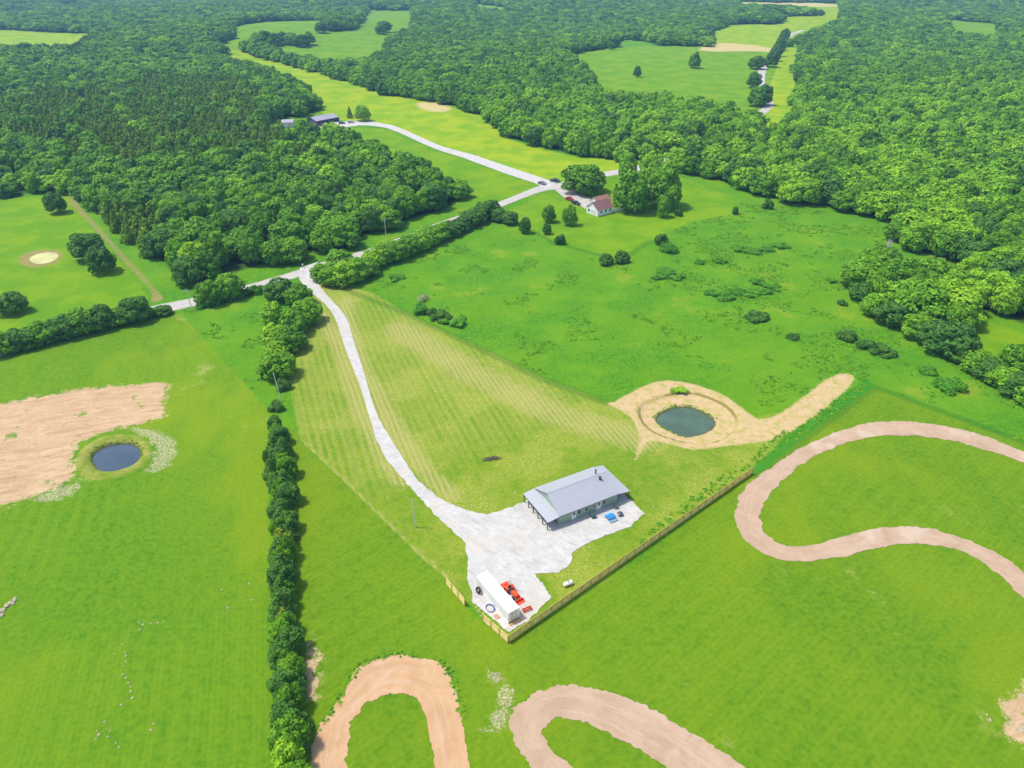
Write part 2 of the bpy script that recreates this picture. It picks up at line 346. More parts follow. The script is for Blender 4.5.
    sC = t.ramp(stripes(-21, .9), .44, .58); rows = t.ramp(t.math('MULTIPLY_ADD', spx.outputs[0], -.6, spx.outputs[1]), 128, 150)
    hy = t.mix(t.math('MULTIPLY', t.math('MULTIPLY', rows_(.936, .354, 1.9, .35), t.math('MULTIPLY_ADD', rows, .75, .12)), .5), hy, (.33, .345, .07)); hy = t.mix(t.math('MULTIPLY', t.math('MULTIPLY', sC, rows), .35), hy, (.36, .33, .09))
    hy = t.mix(t.math('MULTIPLY', c3, .5), hy, (.26, .29, .03)); hy = t.mix(t.math('MULTIPLY', c6, .50), hy, (.075, .19, .004)); hy = t.mix(t.math('MULTIPLY', t.math('MULTIPLY', t.ramp(n4, .52, .60), t.math('MULTIPLY_ADD', t.ramp(n2, .45, .6), .8, .12)), .8), hy, (.43, .40, .15))
    hy = t.mix(t.math('MULTIPLY', t.ramp(n6, .60, .66), .7), hy, (.48, .38, .20))
    straw = t.mix(c4, (.47, .38, .17), (.24, .27, .04))
    hy = t.mix(t.math('MULTIPLY', t.math('MULTIPLY', t.ramp(t.math('MULTIPLY_ADD', nj, 2.4, A('f_straw')), -.8, 2.2), t.math('MULTIPLY_ADD', rows_(.936, .354, 1.3, .5), .55, .35)), .9), hy, straw)
    yl = t.mix(c2, (.17, .30, .004), (.28, .35, .006)); yl = t.mix(t.math('MULTIPLY', c3, .3), yl, (.14, .31, .010))
    br = t.mix(c2, (.105, .245, .004), (.165, .285, .004)); br = t.mix(t.math('MULTIPLY', c3, .3), br, (.085, .215, .004))
    col = t.mix(mask('f_open', 2.0, 1.5, 7.0), (.030, .075, .010), ME)
    col = t.mix(mask('f_bright', .6), col, br); col = t.mix(mask('f_yel', 1.5), col, yl)
    col = t.mix(mask('f_lawn', .4), col, br)
    worn = t.math('MULTIPLY', t.ramp(t.noise(P, .05, 5, .7), .62, .70), t.ramp(n4, .4, .6)); lf = t.mix(t.math('MULTIPLY', worn, .8), lf, (.36, .36, .12)); ff = t.mix(t.math('MULTIPLY', worn, .7), ff, (.34, .35, .10)); ME = ME
    col = t.mix(mask('f_left', .5, .6), col, lf); col = t.mix(mask('f_hay', .5, .6), col, hy); col = t.mix(mask('f_front', .4, .5), col, ff)
    col = t.mix(mask('f_tan', 3, 2), col, (.46, .38, .16))
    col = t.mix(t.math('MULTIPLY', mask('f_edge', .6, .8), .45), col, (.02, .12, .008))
    col = t.mix(t.math('MULTIPLY', mask('f_weed', .5, 1.0), .8), col, (.03, .20, .012))
    # bare soil
    sw = t.noise(t.pos(scale=(.25, 1, 1), rot=(0, 0, R(-20))), .5, 5, .7, 1.0)
    soil = t.mix(t.ramp(sw, .3, .7), (.40, .245, .115), (.54, .375, .215)); soil = t.mix(t.math('MULTIPLY', c4, .35), soil, (.60, .50, .36)); soil = t.mix(t.math('MULTIPLY', c6, .25), soil, (.36, .25, .14))
    soil = t.mix(t.math('MULTIPLY', t.ramp(n3, .60, .68), .55), soil, (.28, .27, .05))
    soil = t.mix(t.math('MULTIPLY', t.ramp(t.noise(t.pos(scale=(.12, 1, 1), rot=(0, 0, R(-18))), .8, 4, .6, .6), .55, .62), .5), soil, (.36, .20, .11)); col = t.mix(t.math('MULTIPLY', mask('f_dirt', .7, 4.2, .2), t.math('SUBTRACT', 1.0, t.math('MULTIPLY', t.ramp(t.noise(P, .16, 5, .75), .58, .64), .8))), col, soil)
    stony = t.mix(c4, (.30, .28, .12), (.46, .40, .27))
    col = t.mix(t.math('MULTIPLY', mask('f_stone', .6, 3.2, -.9), t.ramp(n4, .42, .56)), col, stony)
    ring = t.mix(c3, (.50, .35, .19), (.40, .32, .11)); ring = t.mix(t.math('MULTIPLY', c4, .5), ring, (.58, .43, .27)); ring = t.mix(t.math('MULTIPLY', t.ramp(n6, .5, .62), .4), ring, (.30, .28, .05))
    ring = t.mix(t.math('MULTIPLY', t.ramp(n3, .52, .62), .45), ring, (.27, .29, .04)); col = t.mix(mask('f_ring', .4, 1.1), col, ring)
    step_shade = t.math('SUBTRACT', 1.0, t.ramp(t.math('ABSOLUTE', t.math('ADD', A('f_step'), .05)), .25, .55))  # ledge shadow painted into the soil as a dark band along the step
    col = t.mix(t.math('MULTIPLY', step_shade, t.ramp(n2, .42, .5, .25, .95)), col, (.22, .18, .05))
    rim = t.mix(c3, (.17, .24, .02), (.30, .29, .07)); rim = t.mix(t.math('MULTIPLY', c6, .4), rim, (.12, .2, .01)); col = t.mix(mask('f_rim', .5, .6), col, rim)
    col = t.mix(mask('f_ring3', .6, .9), col, t.mix(c3, (.30, .21, .10), (.20, .22, .04)))
    col = t.mix(mask('f_wet', .3, .3), col, (.10, .10, .04))
    hgt = t.math('MULTIPLY_ADD', n3, .8, t.math('MULTIPLY_ADD', n4, .5, t.math('MULTIPLY', n5, .25)))
    return t.out(col, .95, bump=hgt, bs=.8, bd=.45, spec=.08)
gme.materials.append(ground_mat())
ground = link(bpy.data.objects.new('ground', gme)); tag(ground, kind='structure')

# ------------------------------------------------------------ roads, drive, tracks, water
def catmull(P, n):
    P = np.array(P, float); Q = np.vstack([2 * P[0] - P[1], P, 2 * P[-1] - P[-2]]); out = []
    for i in range(1, len(Q) - 2):
        for t in np.arange(n) / n:
            a, b, c, d = Q[i - 1], Q[i], Q[i + 1], Q[i + 2]
            out.append(.5 * ((2 * b) + (-a + c) * t + (2 * a - 5 * b + 4 * c - d) * t * t + (-a + 3 * b - 3 * c + d) * t ** 3))
    out.append(P[-1]); return np.array(out)
def strip(name, L, Rr, mat, z=.05, n=10, jit=.25, across=6, px=True):
    A = catmull(W(L) if px else L, n); B = catmull(W(Rr) if px else Rr, n)
    A = A + 0; V = []; U_ = []
    # resample finely so that the verge can be ragged
    for i, (a, b) in enumerate(zip(A, B)):
        wv = b - a; ln = np.linalg.norm(wv); wv = wv / max(ln, 1e-6)
        ja = (mnoise.noise(Vector((a[0] * .5, a[1] * .5, 1))) + .8 * mnoise.noise(Vector((a[0] * 1.7, a[1] * 1.7, 4)))) * jit
        jb = (mnoise.noise(Vector((b[0] * .5, b[1] * .5, 7))) + .8 * mnoise.noise(Vector((b[0] * 1.7, b[1] * 1.7, 9)))) * jit
        for k in range(across + 1):
            u = k / across; p = a + wv * (ja + (ln - jb - ja) * u)
            V.append((p[0], p[1])); U_.append(u)
    V = np.array(V); Z = ground_z(V[:, 0], V[:, 1]) + z
    Vv = np.column_stack([V, Z]); n_ = len(A); m_ = across + 1
    F = [(i * m_ + k, i * m_ + k + 1, (i + 1) * m_ + k + 1, (i + 1) * m_ + k) for i in range(n_ - 1) for k in range(across)]
    me = mesh(name, Vv, F, mat, True); at_ = me.attributes.new('u', 'FLOAT', 'POINT'); at_.data.foreach_set('value', U_)
    o = obj(name, me); tag(o, kind='structure'); return o
def gravel_mat(name, c0, c1, c2, track=True):
    t = NT(name); P = t.pos(); a = t.noise(P, .35, 4, .6); b = t.noise(P, 3.0, 4, .8); c = t.noise(P, .09, 3)
    col = t.mix(t.ramp(a, .32, .68), c0, c1); col = t.mix(t.math('MULTIPLY', t.ramp(b, .3, .72), .4), col, c2)
    wv = t.noise(t.pos(scale=(.5, 1.6, 1), rot=(0, 0, R(40))), .55, 5, .7, 1.5); col = t.mix(t.math('MULTIPLY', t.ramp(wv, .52, .60), .32), col, tuple(q * .68 for q in c2))
    col = t.mix(t.math('MULTIPLY', t.ramp(c, .52, .64), .4), col, (.47, .42, .34))
    if track:
        u = t.attr('u').outputs['Fac']
        x = t.math('ABSOLUTE', t.math('SUBTRACT', t.math('ABSOLUTE', t.math('SUBTRACT', u, .5)), .2))
        ms = t.math('MULTIPLY', t.math('SUBTRACT', 1.0, t.ramp(t.math('MULTIPLY_ADD', t.math('SUBTRACT', a, .5), .2, x), .03, .11)), .35)
        col = t.mix(ms, col, tuple(min(1, q * 1.1) for q in c1))
    return t.out(col, .95, bump=b, bs=.4, bd=.08, spec=.15)
def track_mat(name, c0, c1, c2):
    t = NT(name); P = t.pos(); u = t.attr('u').outputs['Fac']
    a = t.noise(P, .22, 5, .65, .8); b = t.noise(P, 2.0, 4, .8)
    cv = t.n('ShaderNodeCombineXYZ'); t.put(cv.inputs[0], t.math('MULTIPLY', u, 9.0)); sp = t.n('ShaderNodeSeparateXYZ'); t.put(sp.inputs[0], P)
    t.put(cv.inputs[1], t.math('MULTIPLY', sp.outputs[0], .05)); t.put(cv.inputs[2], t.math('MULTIPLY', sp.outputs[1], .05))
    g = t.noise(cv.outputs[0], 1.4, 4, .6)
    col = t.mix(t.ramp(a, .3, .7), c0, c1); col = t.mix(t.math('MULTIPLY', t.ramp(g, .46, .70), .32), col, c2); col = t.mix(t.math('MULTIPLY', t.ramp(t.noise(cv.outputs[0], 3.5, 4, .6), .5, .7), .3), col, tuple(q * .75 for q in c0)); col = t.mix(t.math('MULTIPLY', t.ramp(t.noise(P, .09, 3), .58, .68), .55), col, c2)
    col = t.mix(t.math('MULTIPLY', t.ramp(b, .35, .75), .25), col, tuple(min(1, q * 1.15) for q in c1))
    return t.out(col, .95, bump=t.math('MULTIPLY_ADD', g, .6, b), bs=.35, bd=.1, spec=.12)
M_ROAD = gravel_mat('road_gravel', (.37, .35, .32), (.45, .425, .39), (.30, .27, .23))
M_PAD = gravel_mat('white_gravel', (.42, .41, .385), (.51, .50, .475), (.35, .33, .29), False)
M_TR1 = track_mat('orange_track_soil', (.40, .24, .12), (.48, .305, .17), (.50, .40, .31))
M_TR2 = track_mat('pink_track_soil', (.34, .235, .15), (.42, .30, .205), (.49, .40, .32))
strip('gravel_road', [(-400, 430), (-150, 383), (0, 348), (80, 326), (149, 307), (199, 297), (240, 287), (289, 273), (320, 263), (380, 245), (440, 222), (496, 203), (539, 186), (556, 183.5), (575, 178.5), (598, 173), (641, 165), (670, 155), (700, 140), (735, 122), (762, 108), (763, 95), (757, 82), (762, 63), (781, 46), (786, 36), (800, 30)],
      [(-400, 442), (-150, 393), (0, 357), (80, 335), (149, 317), (199, 305), (240, 295), (289, 280), (320, 271), (380, 251), (440, 228), (498, 208), (541, 192), (562, 189), (580, 184), (600, 178), (643, 170), (676, 161), (706, 146), (742, 127), (772, 108), (770, 95), (765, 84), (769, 64), (786, 47), (792, 36), (806, 30)], M_ROAD, z=.07, n=14, jit=.3)
strip('house_driveway', [(566, 186), (576, 192), (590, 199), (601, 204)], [(555, 190), (566, 199), (580, 206), (589, 211)], M_ROAD, z=.10)
strip('farm_driveway', [(556, 183), (545, 179), (512, 168), (470, 154), (440, 145.5), (400, 128), (385, 124), (365, 121), (345, 121.5), (330, 121.5), (300, 126)],
      [(546, 190), (536, 184), (505, 173.5), (460, 157), (434, 148.5), (396, 131.5), (380, 127), (362, 125.5), (348, 127), (325, 129), (302, 132)], M_PAD, z=.12, jit=.4)
strip('gravel_drive', [(300, 268), (300, 281), (312, 293), (332, 313), (347, 353), (360, 386), (370, 419), (383, 453), (398, 473)],
      [(318, 262), (314, 275), (325, 293), (345, 316), (355, 345), (365, 376), (376, 412), (391, 439), (412, 473)], M_PAD, z=.09, n=20, jit=.22, across=8)
TR = strip('dirt_track', [(1300, 545), (1130, 490), (1024, 452), (990, 438), (950, 427), (905, 421.5), (870, 423), (847, 429), (825, 437), (794, 452), (768, 470), (746, 487), (737, 505), (735, 521), (746, 540), (772, 557), (803, 561.5), (847, 556), (887, 546), (926, 544), (961, 551), (988, 566), (1010, 585), (1030, 610), (1060, 680), (1060, 780)],
      [(1290, 565), (1120, 505), (1024, 463), (979, 448), (952, 441), (926, 437), (900, 435.5), (878, 436), (847, 443), (812, 458), (790, 474), (770, 494), (761, 512), (762, 522), (766, 535), (785, 545), (812, 545), (856, 533), (887, 527.5), (926, 528), (961, 538), (997, 553), (1024, 573), (1060, 610), (1090, 680), (1090, 780)], M_TR2, z=.06, n=16, jit=.5, across=10)
strip('dirt_track', [(308, 840), (311, 768), (315, 737), (329, 714), (345, 693), (355, 672), (373, 661), (397, 656.5), (417, 657), (441, 664), (450, 678), (457, 699), (462, 725), (468, 757), (480, 840)],
      [(345, 840), (347, 768), (348, 740), (354, 719), (367, 703), (385, 695), (398, 694), (410, 696), (419, 702), (426, 716), (429, 732), (432, 750), (435, 768), (437, 790), (440, 840)], M_TR1, z=.06, n=16, jit=.5, across=10)
strip('dirt_track', [(590, 850), (531, 768), (517, 748), (509, 728), (514, 710), (532, 695), (558, 686), (581, 686), (603, 691), (640, 703), (682, 727), (715, 747), (745, 768), (840, 840)],
      [(650, 850), (572, 768), (555, 754), (544, 736), (545, 728), (551, 721), (563, 718), (575, 720), (590, 724), (610, 734), (640, 751), (660, 762), (676, 775), (740, 830)], M_TR2, z=.06, n=16, jit=.5, across=10)
# gravel yard: ragged outline, triangulated
from mathutils.geometry import tessellate_polygon
def patch(name, poly, mat, z, jit=.35, step=.45):
    pts = []
    n = len(poly)
    for i in range(n):
        a, b = poly[i], poly[(i + 1) % n]; L = np.linalg.norm(b - a); k = max(1, int(L / step)); nn = np.array([-(b - a)[1], (b - a)[0]]) / max(L, 1e-6)
        for j in range(k):
            p = a + (b - a) * j / k; e = (mnoise.noise(Vector((p[0] * .6, p[1] * .6, 3))) + .7 * mnoise.noise(Vector((p[0] * 2, p[1] * 2, 5)))) * jit
            pts.append(p + nn * e)
    V3 = [Vector((p[0], p[1], z)) for p in pts]
    F = tessellate_polygon([V3])
    me = mesh(name, V3, F, mat); 
    o = obj(name, me); tag(o, kind='structure')
    if me.polygons and me.polygons[0].normal.z < 0: me.flip_normals()
    return o
patch('gravel_yard', P_PAD, M_PAD, .075)

def water_mat(name, c, r=.08):
    t = NT(name); P = t.pos(); n = t.noise(P, .8, 3); col = t.mix(t.ramp(t.noise(P, .15, 3), .35, .65), c, tuple(q * .75 for q in c))
    return t.out(col, r, bump=n, bs=.08, bd=.05, spec=.5)
def pond(name, poly, z, mat):
    p = smooth(poly, 2); cx = p.mean(0); V3 = [(cx[0], cx[1], z)] + [(q[0], q[1], z) for q in cx + (p - cx) * 1.04]
    F = [(0, i, i + 1) for i in range(1, len(p))] + [(0, len(p), 1)]
    me = mesh(name, V3, F, mat)
    if me.polygons[0].normal.z < 0: me.flip_normals()
    o = obj(name, me); tag(o, kind='structure')
pond('pond_water', P_POND2, -.85, water_mat('green_pond_water', (.075, .125, .075), .15))
pond('pond_water', P_POND1, -.45, water_mat('blue_pond_water', (.055, .080, .110), .08))
pond('pond_water', P_POND3, .06, water_mat('algae_pond_water', (.50, .48, .16), .5))

# ------------------------------------------------------------ foliage
def leaf_mat(name, a, b, c, trans=.18, objr=True):
    t = NT(name); r = t.n('ShaderNodeObjectInfo').outputs['Random']
    n = t.noise(t.pos(), .25, 2); lf = t.attr('leafv').outputs['Fac']
    col = t.mix(r, a, b); col = t.mix(t.math('MULTIPLY', t.ramp(n, .4, .65), .5), col, c)
    col = t.mix(t.math('MULTIPLY', lf, .62), col, tuple(min(1, q * 1.7) for q in b))
    return t.out(col, .75, spec=.18, trans=trans)
M_LEAF = leaf_mat('broadleaf_foliage', (.036, .130, .008), (.130, .305, .010), (.165, .335, .012))
M_LEAFR = leaf_mat('bright_foliage', (.11, .29, .012), (.23, .42, .014), (.19, .38, .014))
M_DARK = leaf_mat('dark_foliage', (.040, .125, .018), (.075, .185, .020), (.06, .16, .018))
M_CEDAR = leaf_mat('cedar_foliage', (.070, .160, .008), (.125, .225, .010), (.14, .215, .010))
M_YELLF = leaf_mat('yellow_foliage', (.20, .30, .02), (.27, .34, .03), (.24, .32, .02))
M_PALE = leaf_mat('pale_foliage', (.20, .26, .10), (.26, .32, .14), (.22, .3, .12))
M_BARK = simple('bark', (.11, .085, .06), .9, .3, 6)
def crown_mesh(name, seed, n_leaf, mat, R0=1.0, H0=1.0, shape='round', lobes=22, leaf=.11):
    """leaf clumps over many lobes inside a crown of radius R0 and height H0 (unit size, scaled per tree)"""
    g = np.random.default_rng(seed)
    ASP = {'round': 2.0, 'bush': 1.1, 'cone': 2.6}[shape]
    if shape == 'round':
        # golden-angle spread of lobes over a broad dome, plus low skirts
        k_ = np.arange(lobes); hz = 1 - ((k_ + .5) / lobes) ** .8 * 1.0; th = k_ * 2.39996 + g.uniform(-.4, .4, lobes)
        rad = np.sqrt(np.clip(1 - hz ** 2.2, 0, 1)) * g.uniform(.55, .80, lobes)
        cx = np.column_stack([np.cos(th) * rad, np.sin(th) * rad, .50 + hz * 1.12 + g.uniform(-.12, .12, lobes)]); lr = g.uniform(.20, .40, lobes)
        sk = max(5, lobes // 4); t2 = np.arange(sk) * 6.283 / sk + g.uniform(-.3, .3, sk)
        cx = np.vstack([cx, np.column_stack([np.cos(t2) * .6, np.sin(t2) * .6, g.uniform(.32, .6, sk)]), [[0, 0, .9], [0, 0, 1.3]]])
        lr = np.concatenate([lr, g.uniform(.24, .34, sk), [.62, .45]]); zs = .82
    elif shape == 'bush':
        th = g.uniform(0, 2 * np.pi, lobes); rad = g.uniform(0, .75, lobes)
        cx = np.column_stack([np.cos(th) * rad, np.sin(th) * rad, g.uniform(.1, .75, lobes) * (1 - .5 * rad)]); lr = g.uniform(.22, .40, lobes); zs = .9
    else:  # cone
        hz = np.linspace(.02, .92, lobes); th = np.arange(lobes) * 2.4; rad = (1 - hz) * .55
        cx = np.column_stack([np.cos(th) * rad, np.sin(th) * rad, .2 + hz * 2.2]); lr = .18 + (1 - hz) * .36; zs = 1.0
    w_ = lr ** 2; li = g.choice(len(lr), n_leaf * 2, p=w_ / w_.sum())
    d = g.normal(size=(n_leaf * 2, 3)); d[:, 2] += .35; d /= np.linalg.norm(d, axis=1)[:, None]
    rr = g.uniform(.80, 1.05, n_leaf * 2)
    p = cx[li] + d * (lr[li] * rr)[:, None] * np.array([1, 1, zs])
    keep = np.ones(len(p), bool)
    for k in range(len(lr)):
        q = (p - cx[k]) / np.array([1, 1, zs]); keep &= ~((np.linalg.norm(q, axis=1) < lr[k] * .78) & (li != k))
    keep &= p[:, 2] > .03
    p = p[keep][:n_leaf]; d = d[keep][:n_leaf]; m = len(p)
    nn = d + g.normal(size=(m, 3)) * (.55 if shape == 'bush' else .38); nn[:, 2] += .20; nn /= np.linalg.norm(nn, axis=1)[:, None]
    a = np.cross(nn, g.normal(size=(m, 3))); a /= np.linalg.norm(a, axis=1)[:, None]; b = np.cross(nn, a)
    s = leaf * g.uniform(.6, 1.35, m)[:, None]; bend = nn * s * g.uniform(-.35, .1, m)[:, None]
    q = np.stack([p - a * s, p - b * s * .75 + bend, p + a * s, p + b * s * .75 + bend], 1)
    q[:, :, 0] *= R0; q[:, :, 1] *= R0; q[:, :, 2] *= H0 / ASP
    me = bpy.data.meshes.new(name); me.vertices.add(m * 4); me.vertices.foreach_set('co', q.ravel())
    me.loops.add(m * 4); me.loops.foreach_set('vertex_index', np.arange(m * 4, dtype=np.int32))
    me.polygons.add(m); me.polygons.foreach_set('loop_start', np.arange(0, m * 4, 4, dtype=np.int32)); me.update(calc_edges=True)
    lv = np.repeat(g.uniform(0, 1, m) ** 2, 4); at_ = me.attributes.new('leafv', 'FLOAT', 'POINT'); at_.data.foreach_set('value', lv.astype(np.float32))
    me.materials.append(mat); return me
def trunk_mesh(name, seed, top=.6, r=.035):
    g = random.Random(seed); m = MB(); m.tube((0, 0, -.02), (0, 0, .3), r * 1.2, r * .9, 7); m.tube((0, 0, .3), (.02, .01, top), r * .9, r * .35, 6)
    for k in range(5):
        an = k * 1.26 + g.uniform(-.3, .3); z = .25 + .07 * k; m.tube((0, 0, z), (math.cos(an) * .55, math.sin(an) * .55, z + .25), r * .5, r * .12, 5)
    return mesh(name, m.V, m.F, M_BARK)
# unit crowns: radius 1, height 1; a tree is scaled (radius, radius, height)
KIN = {}
def kin(key, n, leaf, mat, shape, lobes, count, seed0):
    KIN[key] = [(crown_mesh('crown', seed0 + i, n, mat, shape=shape, lobes=lobes, leaf=leaf), trunk_mesh('trunk', seed0 + i, .85 if shape == 'cone' else .6)) for i in range(count)]
kin('oak', 3000, .075, M_LEAF, 'round', 34, 5, 10)
kin('bright', 3000, .075, M_LEAFR, 'round', 34, 3, 30)
kin('dark', 3000, .075, M_DARK, 'round', 32, 3, 40)
kin('cedar', 1100, .085, M_CEDAR, 'cone', 18, 3, 50)
M_BUSH = leaf_mat('bush_foliage', (.045, .18, .010), (.085, .26, .012), (.10, .28, .012))
kin('bush', 1500, .075, M_BUSH, 'bush', 16, 3, 60)
kin('brightbush', 1300, .085, M_LEAFR, 'bush', 16, 2, 66)
kin('darkbush', 1300, .085, M_DARK, 'bush', 16, 3, 70)
kin('yellow', 1300, .085, M_YELLF, 'bush', 16, 1, 80)
kin('pale', 600, .06, M_PALE, 'bush', 12, 1, 84)
KIN['hedgeoak'] = KIN['oak']
kin('cone', 1900, .075, M_DARK, 'cone', 20, 2, 88)
def tree(name, label, cat, kind, xy, rad, h, group=None, i=None, z0=None):
    x, y = xy; z = float(ground_z(np.array([x]), np.array([y]))[0]) if z0 is None else z0
    t = thing(name, label, cat, (x, y, z), rnd.uniform(0, 6.28), group)
    c, tr = KIN[kind][rnd.randrange(len(KIN[kind])) if i is None else i]
    t.scale = (rad, rad, h)
    a = bpy.data.objects.new('crown' if 'bush' not in kind and kind not in ('yellow', 'pale') else 'foliage', c); link(a); a.parent = t
    b = bpy.data.objects.new('trunk', tr); link(b); b.parent = t
    if cat in ('shrub', 'bush'): b.name = 'stem'
    return t

# ------------------------------------------------------------ the woods
def inside_view(x, y, mx=.16):
    d = y * math.cos(PITCH) + CAM_H * math.sin(PITCH); u = FPX * x / d; v = y * math.sin(PITCH) - CAM_H * math.cos(PITCH)
    return (d > 0) & (np.abs(u) < 512 * (1 + mx) + 14000 / d) & (-FPX * v / d < 384 + 60)
g = np.random.default_rng(5)
def grid_pts(y0, y1, sp, x1):
    X, Y = np.meshgrid(np.arange(-x1, x1, sp), np.arange(y0, y1, sp)); X = X + g.uniform(-.42, .42, X.shape) * sp; Y = Y + g.uniform(-.42, .42, Y.shape) * sp
    return X.ravel(), Y.ravel()
FX, FY = [], []
for y0, y1, sp in ((150, 700, 8.2), (700, 1300, 10), (1300, 2900, 14)):
    X, Y = grid_pts(y0, y1, sp, 2300 * y1 / 2900 + 150); k = inside_view(X, Y); X, Y = X[k], Y[k]
    s = np.max([sdf(p, X, Y) for p in OPENS], 0); k = s < -2.5 - g.uniform(0, 1.5, len(s)); FX.append(X[k]); FY.append(Y[k])
FX = np.concatenate(FX); FY = np.concatenate(FY)
road_c = catmull(W([(641, 168), (673, 158), (703, 143), (739, 125), (767, 108), (767, 95), (761, 83), (766, 63), (784, 46), (789, 36), (803, 30)]), 4)
rd = dline(road_c, FX, FY); k = rd > 5; FX, FY = FX[k], FY[k]
P_CED = [W([(-40, 112), (60, 92), (150, 84), (225, 82), (262, 96), (262, 125), (310, 150), (350, 158), (300, 175), (240, 160), (200, 172), (150, 165), (130, 182), (70, 165), (0, 140), (-40, 140)]), W([(100, 215), (160, 220), (170, 255), (140, 258)])]
ced = np.max([sdf(p, FX, FY) for p in P_CED], 0)
FK = np.where((ced > 0) & (g.uniform(0, 1, len(FX)) < .86), 1, 0)
pop = g.uniform(0, 1, len(FX))
_s = at(286, 127.5); k = ~((np.abs(FX - _s[0]) < 12) & (FY > _s[1] - 42) & (FY < _s[1] + 10)); FX, FY, FK, pop = FX[k], FY[k], FK[k], pop[k]
dist = np.hypot(FX, FY); vis = inside_view(FX, FY, -.04)
order = np.argsort(np.where(vis & (FK == 0), dist, 1e9)); pick = set(order[:235].tolist())
CX, CY = grid_pts(200, 900, 5.0, 900); kk = inside_view(CX, CY); CX, CY = CX[kk], CY[kk]
kk = (np.max([sdf(p, CX, CY) for p in P_CED], 0) > 0) & (np.max([sdf(p, CX, CY) for p in OPENS], 0) < -3)
CX, CY = CX[kk], CY[kk]; FX = np.append(FX, CX); FY = np.append(FY, CY); FK = np.append(FK, np.ones(len(CX), int)); pop = np.append(pop, np.ones(len(CX)))
big = [mnoise.noise(Vector((x / 70, y / 70, 3))) for x, y in zip(FX, FY)]
for i in pick:
    x, y = FX[i], FY[i]; sc = 1 + .35 * big[i]
    left = x < 0
    k = ('oak' if pop[i] < .66 else ('dark' if pop[i] < .88 else 'bright')) if left else ('oak' if pop[i] < .45 else ('dark' if pop[i] < .55 else 'bright'))
    adj = {'oak': 'mid green', 'dark': 'dark green', 'bright': 'light green'}[k]
    tree('broadleaf_tree', 'tall %s tree in the near part of the dense wood left of centre' % adj if left else 'tall %s tree in the near part of the dense wood at right' % adj,
         'tree', k, (x, y), g.uniform(3.9, 8.0) * sc, g.uniform(9.5, 13) * sc, 'trees of the left wood near the road' if left else 'trees of the right wood near the meadow')
# the rest of the woods: one object
proto = bpy.data.collections.new('forest_tree_shapes')
lod = [crown_mesh('wood_crown', 200 + i, 1500, M_LEAF, shape='round', lobes=26, leaf=.10) for i in range(4)] + [crown_mesh('wood_crown', 210, 1500, M_LEAFR, shape='round', lobes=26, leaf=.10), crown_mesh('wood_crown', 211, 1500, M_DARK, shape='round', lobes=26, leaf=.10)] + \
      [crown_mesh('wood_cedar', 220 + i, 500, M_CEDAR, shape='cone', lobes=14, leaf=.13) for i in range(2)]
def scatter(name, meshes, P, scl, idx, rotz, **tags):
    col = bpy.data.collections.new(name + '_shapes')
    for k, me in enumerate(meshes):
        o = bpy.data.objects.new('%s_shape_%02d' % (name, k), me); col.objects.link(o)
    me = bpy.data.meshes.new(name); me.vertices.add(len(P)); me.vertices.foreach_set('co', np.asarray(P, np.float32).ravel())
    a = me.attributes.new('scl', 'FLOAT_VECTOR', 'POINT'); a.data.foreach_set('vector', np.asarray(scl, np.float32).ravel())
    a = me.attributes.new('idx', 'INT', 'POINT'); a.data.foreach_set('value', np.asarray(idx, np.int32))
    a = me.attributes.new('rz', 'FLOAT', 'POINT'); a.data.foreach_set('value', np.asarray(rotz, np.float32))
    o = link(bpy.data.objects.new(name, me)); ng = bpy.data.node_groups.new(name, 'GeometryNodeTree')
    ng.interface.new_socket('Geometry', in_out='INPUT', socket_type='NodeSocketGeometry'); ng.interface.new_socket('Geometry', in_out='OUTPUT', socket_type='NodeSocketGeometry')
    N = ng.nodes; L = ng.links; gi = N.new('NodeGroupInput'); go = N.new('NodeGroupOutput'); ip = N.new('GeometryNodeInstanceOnPoints'); ci = N.new('GeometryNodeCollectionInfo')
    ci.inputs[0].default_value = col; ci.inputs['Separate Children'].default_value = True; ci.inputs['Reset Children'].default_value = True
    def na(nm, ty):
        x = N.new('GeometryNodeInputNamedAttribute'); x.data_type = ty; x.inputs[0].default_value = nm; return x.outputs['Attribute']
    cx = N.new('ShaderNodeCombineXYZ'); L.new(na('rz', 'FLOAT'), cx.inputs[2])
    er = N.new('FunctionNodeEulerToRotation'); L.new(cx.outputs[0], er.inputs[0])
    L.new(gi.outputs[0], ip.inputs['Points']); L.new(ci.outputs[0], ip.inputs['Instance']); ip.inputs['Pick Instance'].default_value = True
    L.new(na('idx', 'INT'), ip.inputs['Instance Index']); L.new(er.outputs[0], ip.inputs['Rotation']); L.new(na('scl', 'FLOAT_VECTOR'), ip.inputs['Scale'])
    L.new(ip.outputs[0], go.inputs[0]); md = o.modifiers.new('scatter', 'NODES'); md.node_group = ng
    tag(o, kind='stuff', **tags); return o
rest = np.array([i for i in range(len(FX)) if i not in pick])
X, Y = FX[rest], FY[rest]; K = FK[rest]; pp = pop[rest]; bg_ = np.array(big)[rest]
rw = (X > -20) & (Y < 620); ta = np.where(rw, .42, .68); tb = np.where(rw, .50, .88)
idx = np.where(K == 1, g.integers(6, 8, len(K)), np.where(pp < ta, g.integers(0, 4, len(K)), np.where(pp < tb, 5, 4)))
sc = 1 + .35 * bg_; fr = 1 + .35 * (Y > 700) + .45 * (Y > 1300)
rad = np.where(K == 1, g.uniform(2.6, 4.0, len(K)), g.uniform(3.9, 8.0, len(K)) * sc) * fr; hh = np.where(K == 1, g.uniform(7, 11, len(K)), g.uniform(9.5, 13.5, len(K)) * sc)
scatter('forest', lod, np.column_stack([X, Y, relief(X, Y) - .3]), np.column_stack([rad, rad, hh]), idx, g.uniform(0, 6.28, len(K)), label='dense rolling green forest reaching to the far hills', cat='forest')
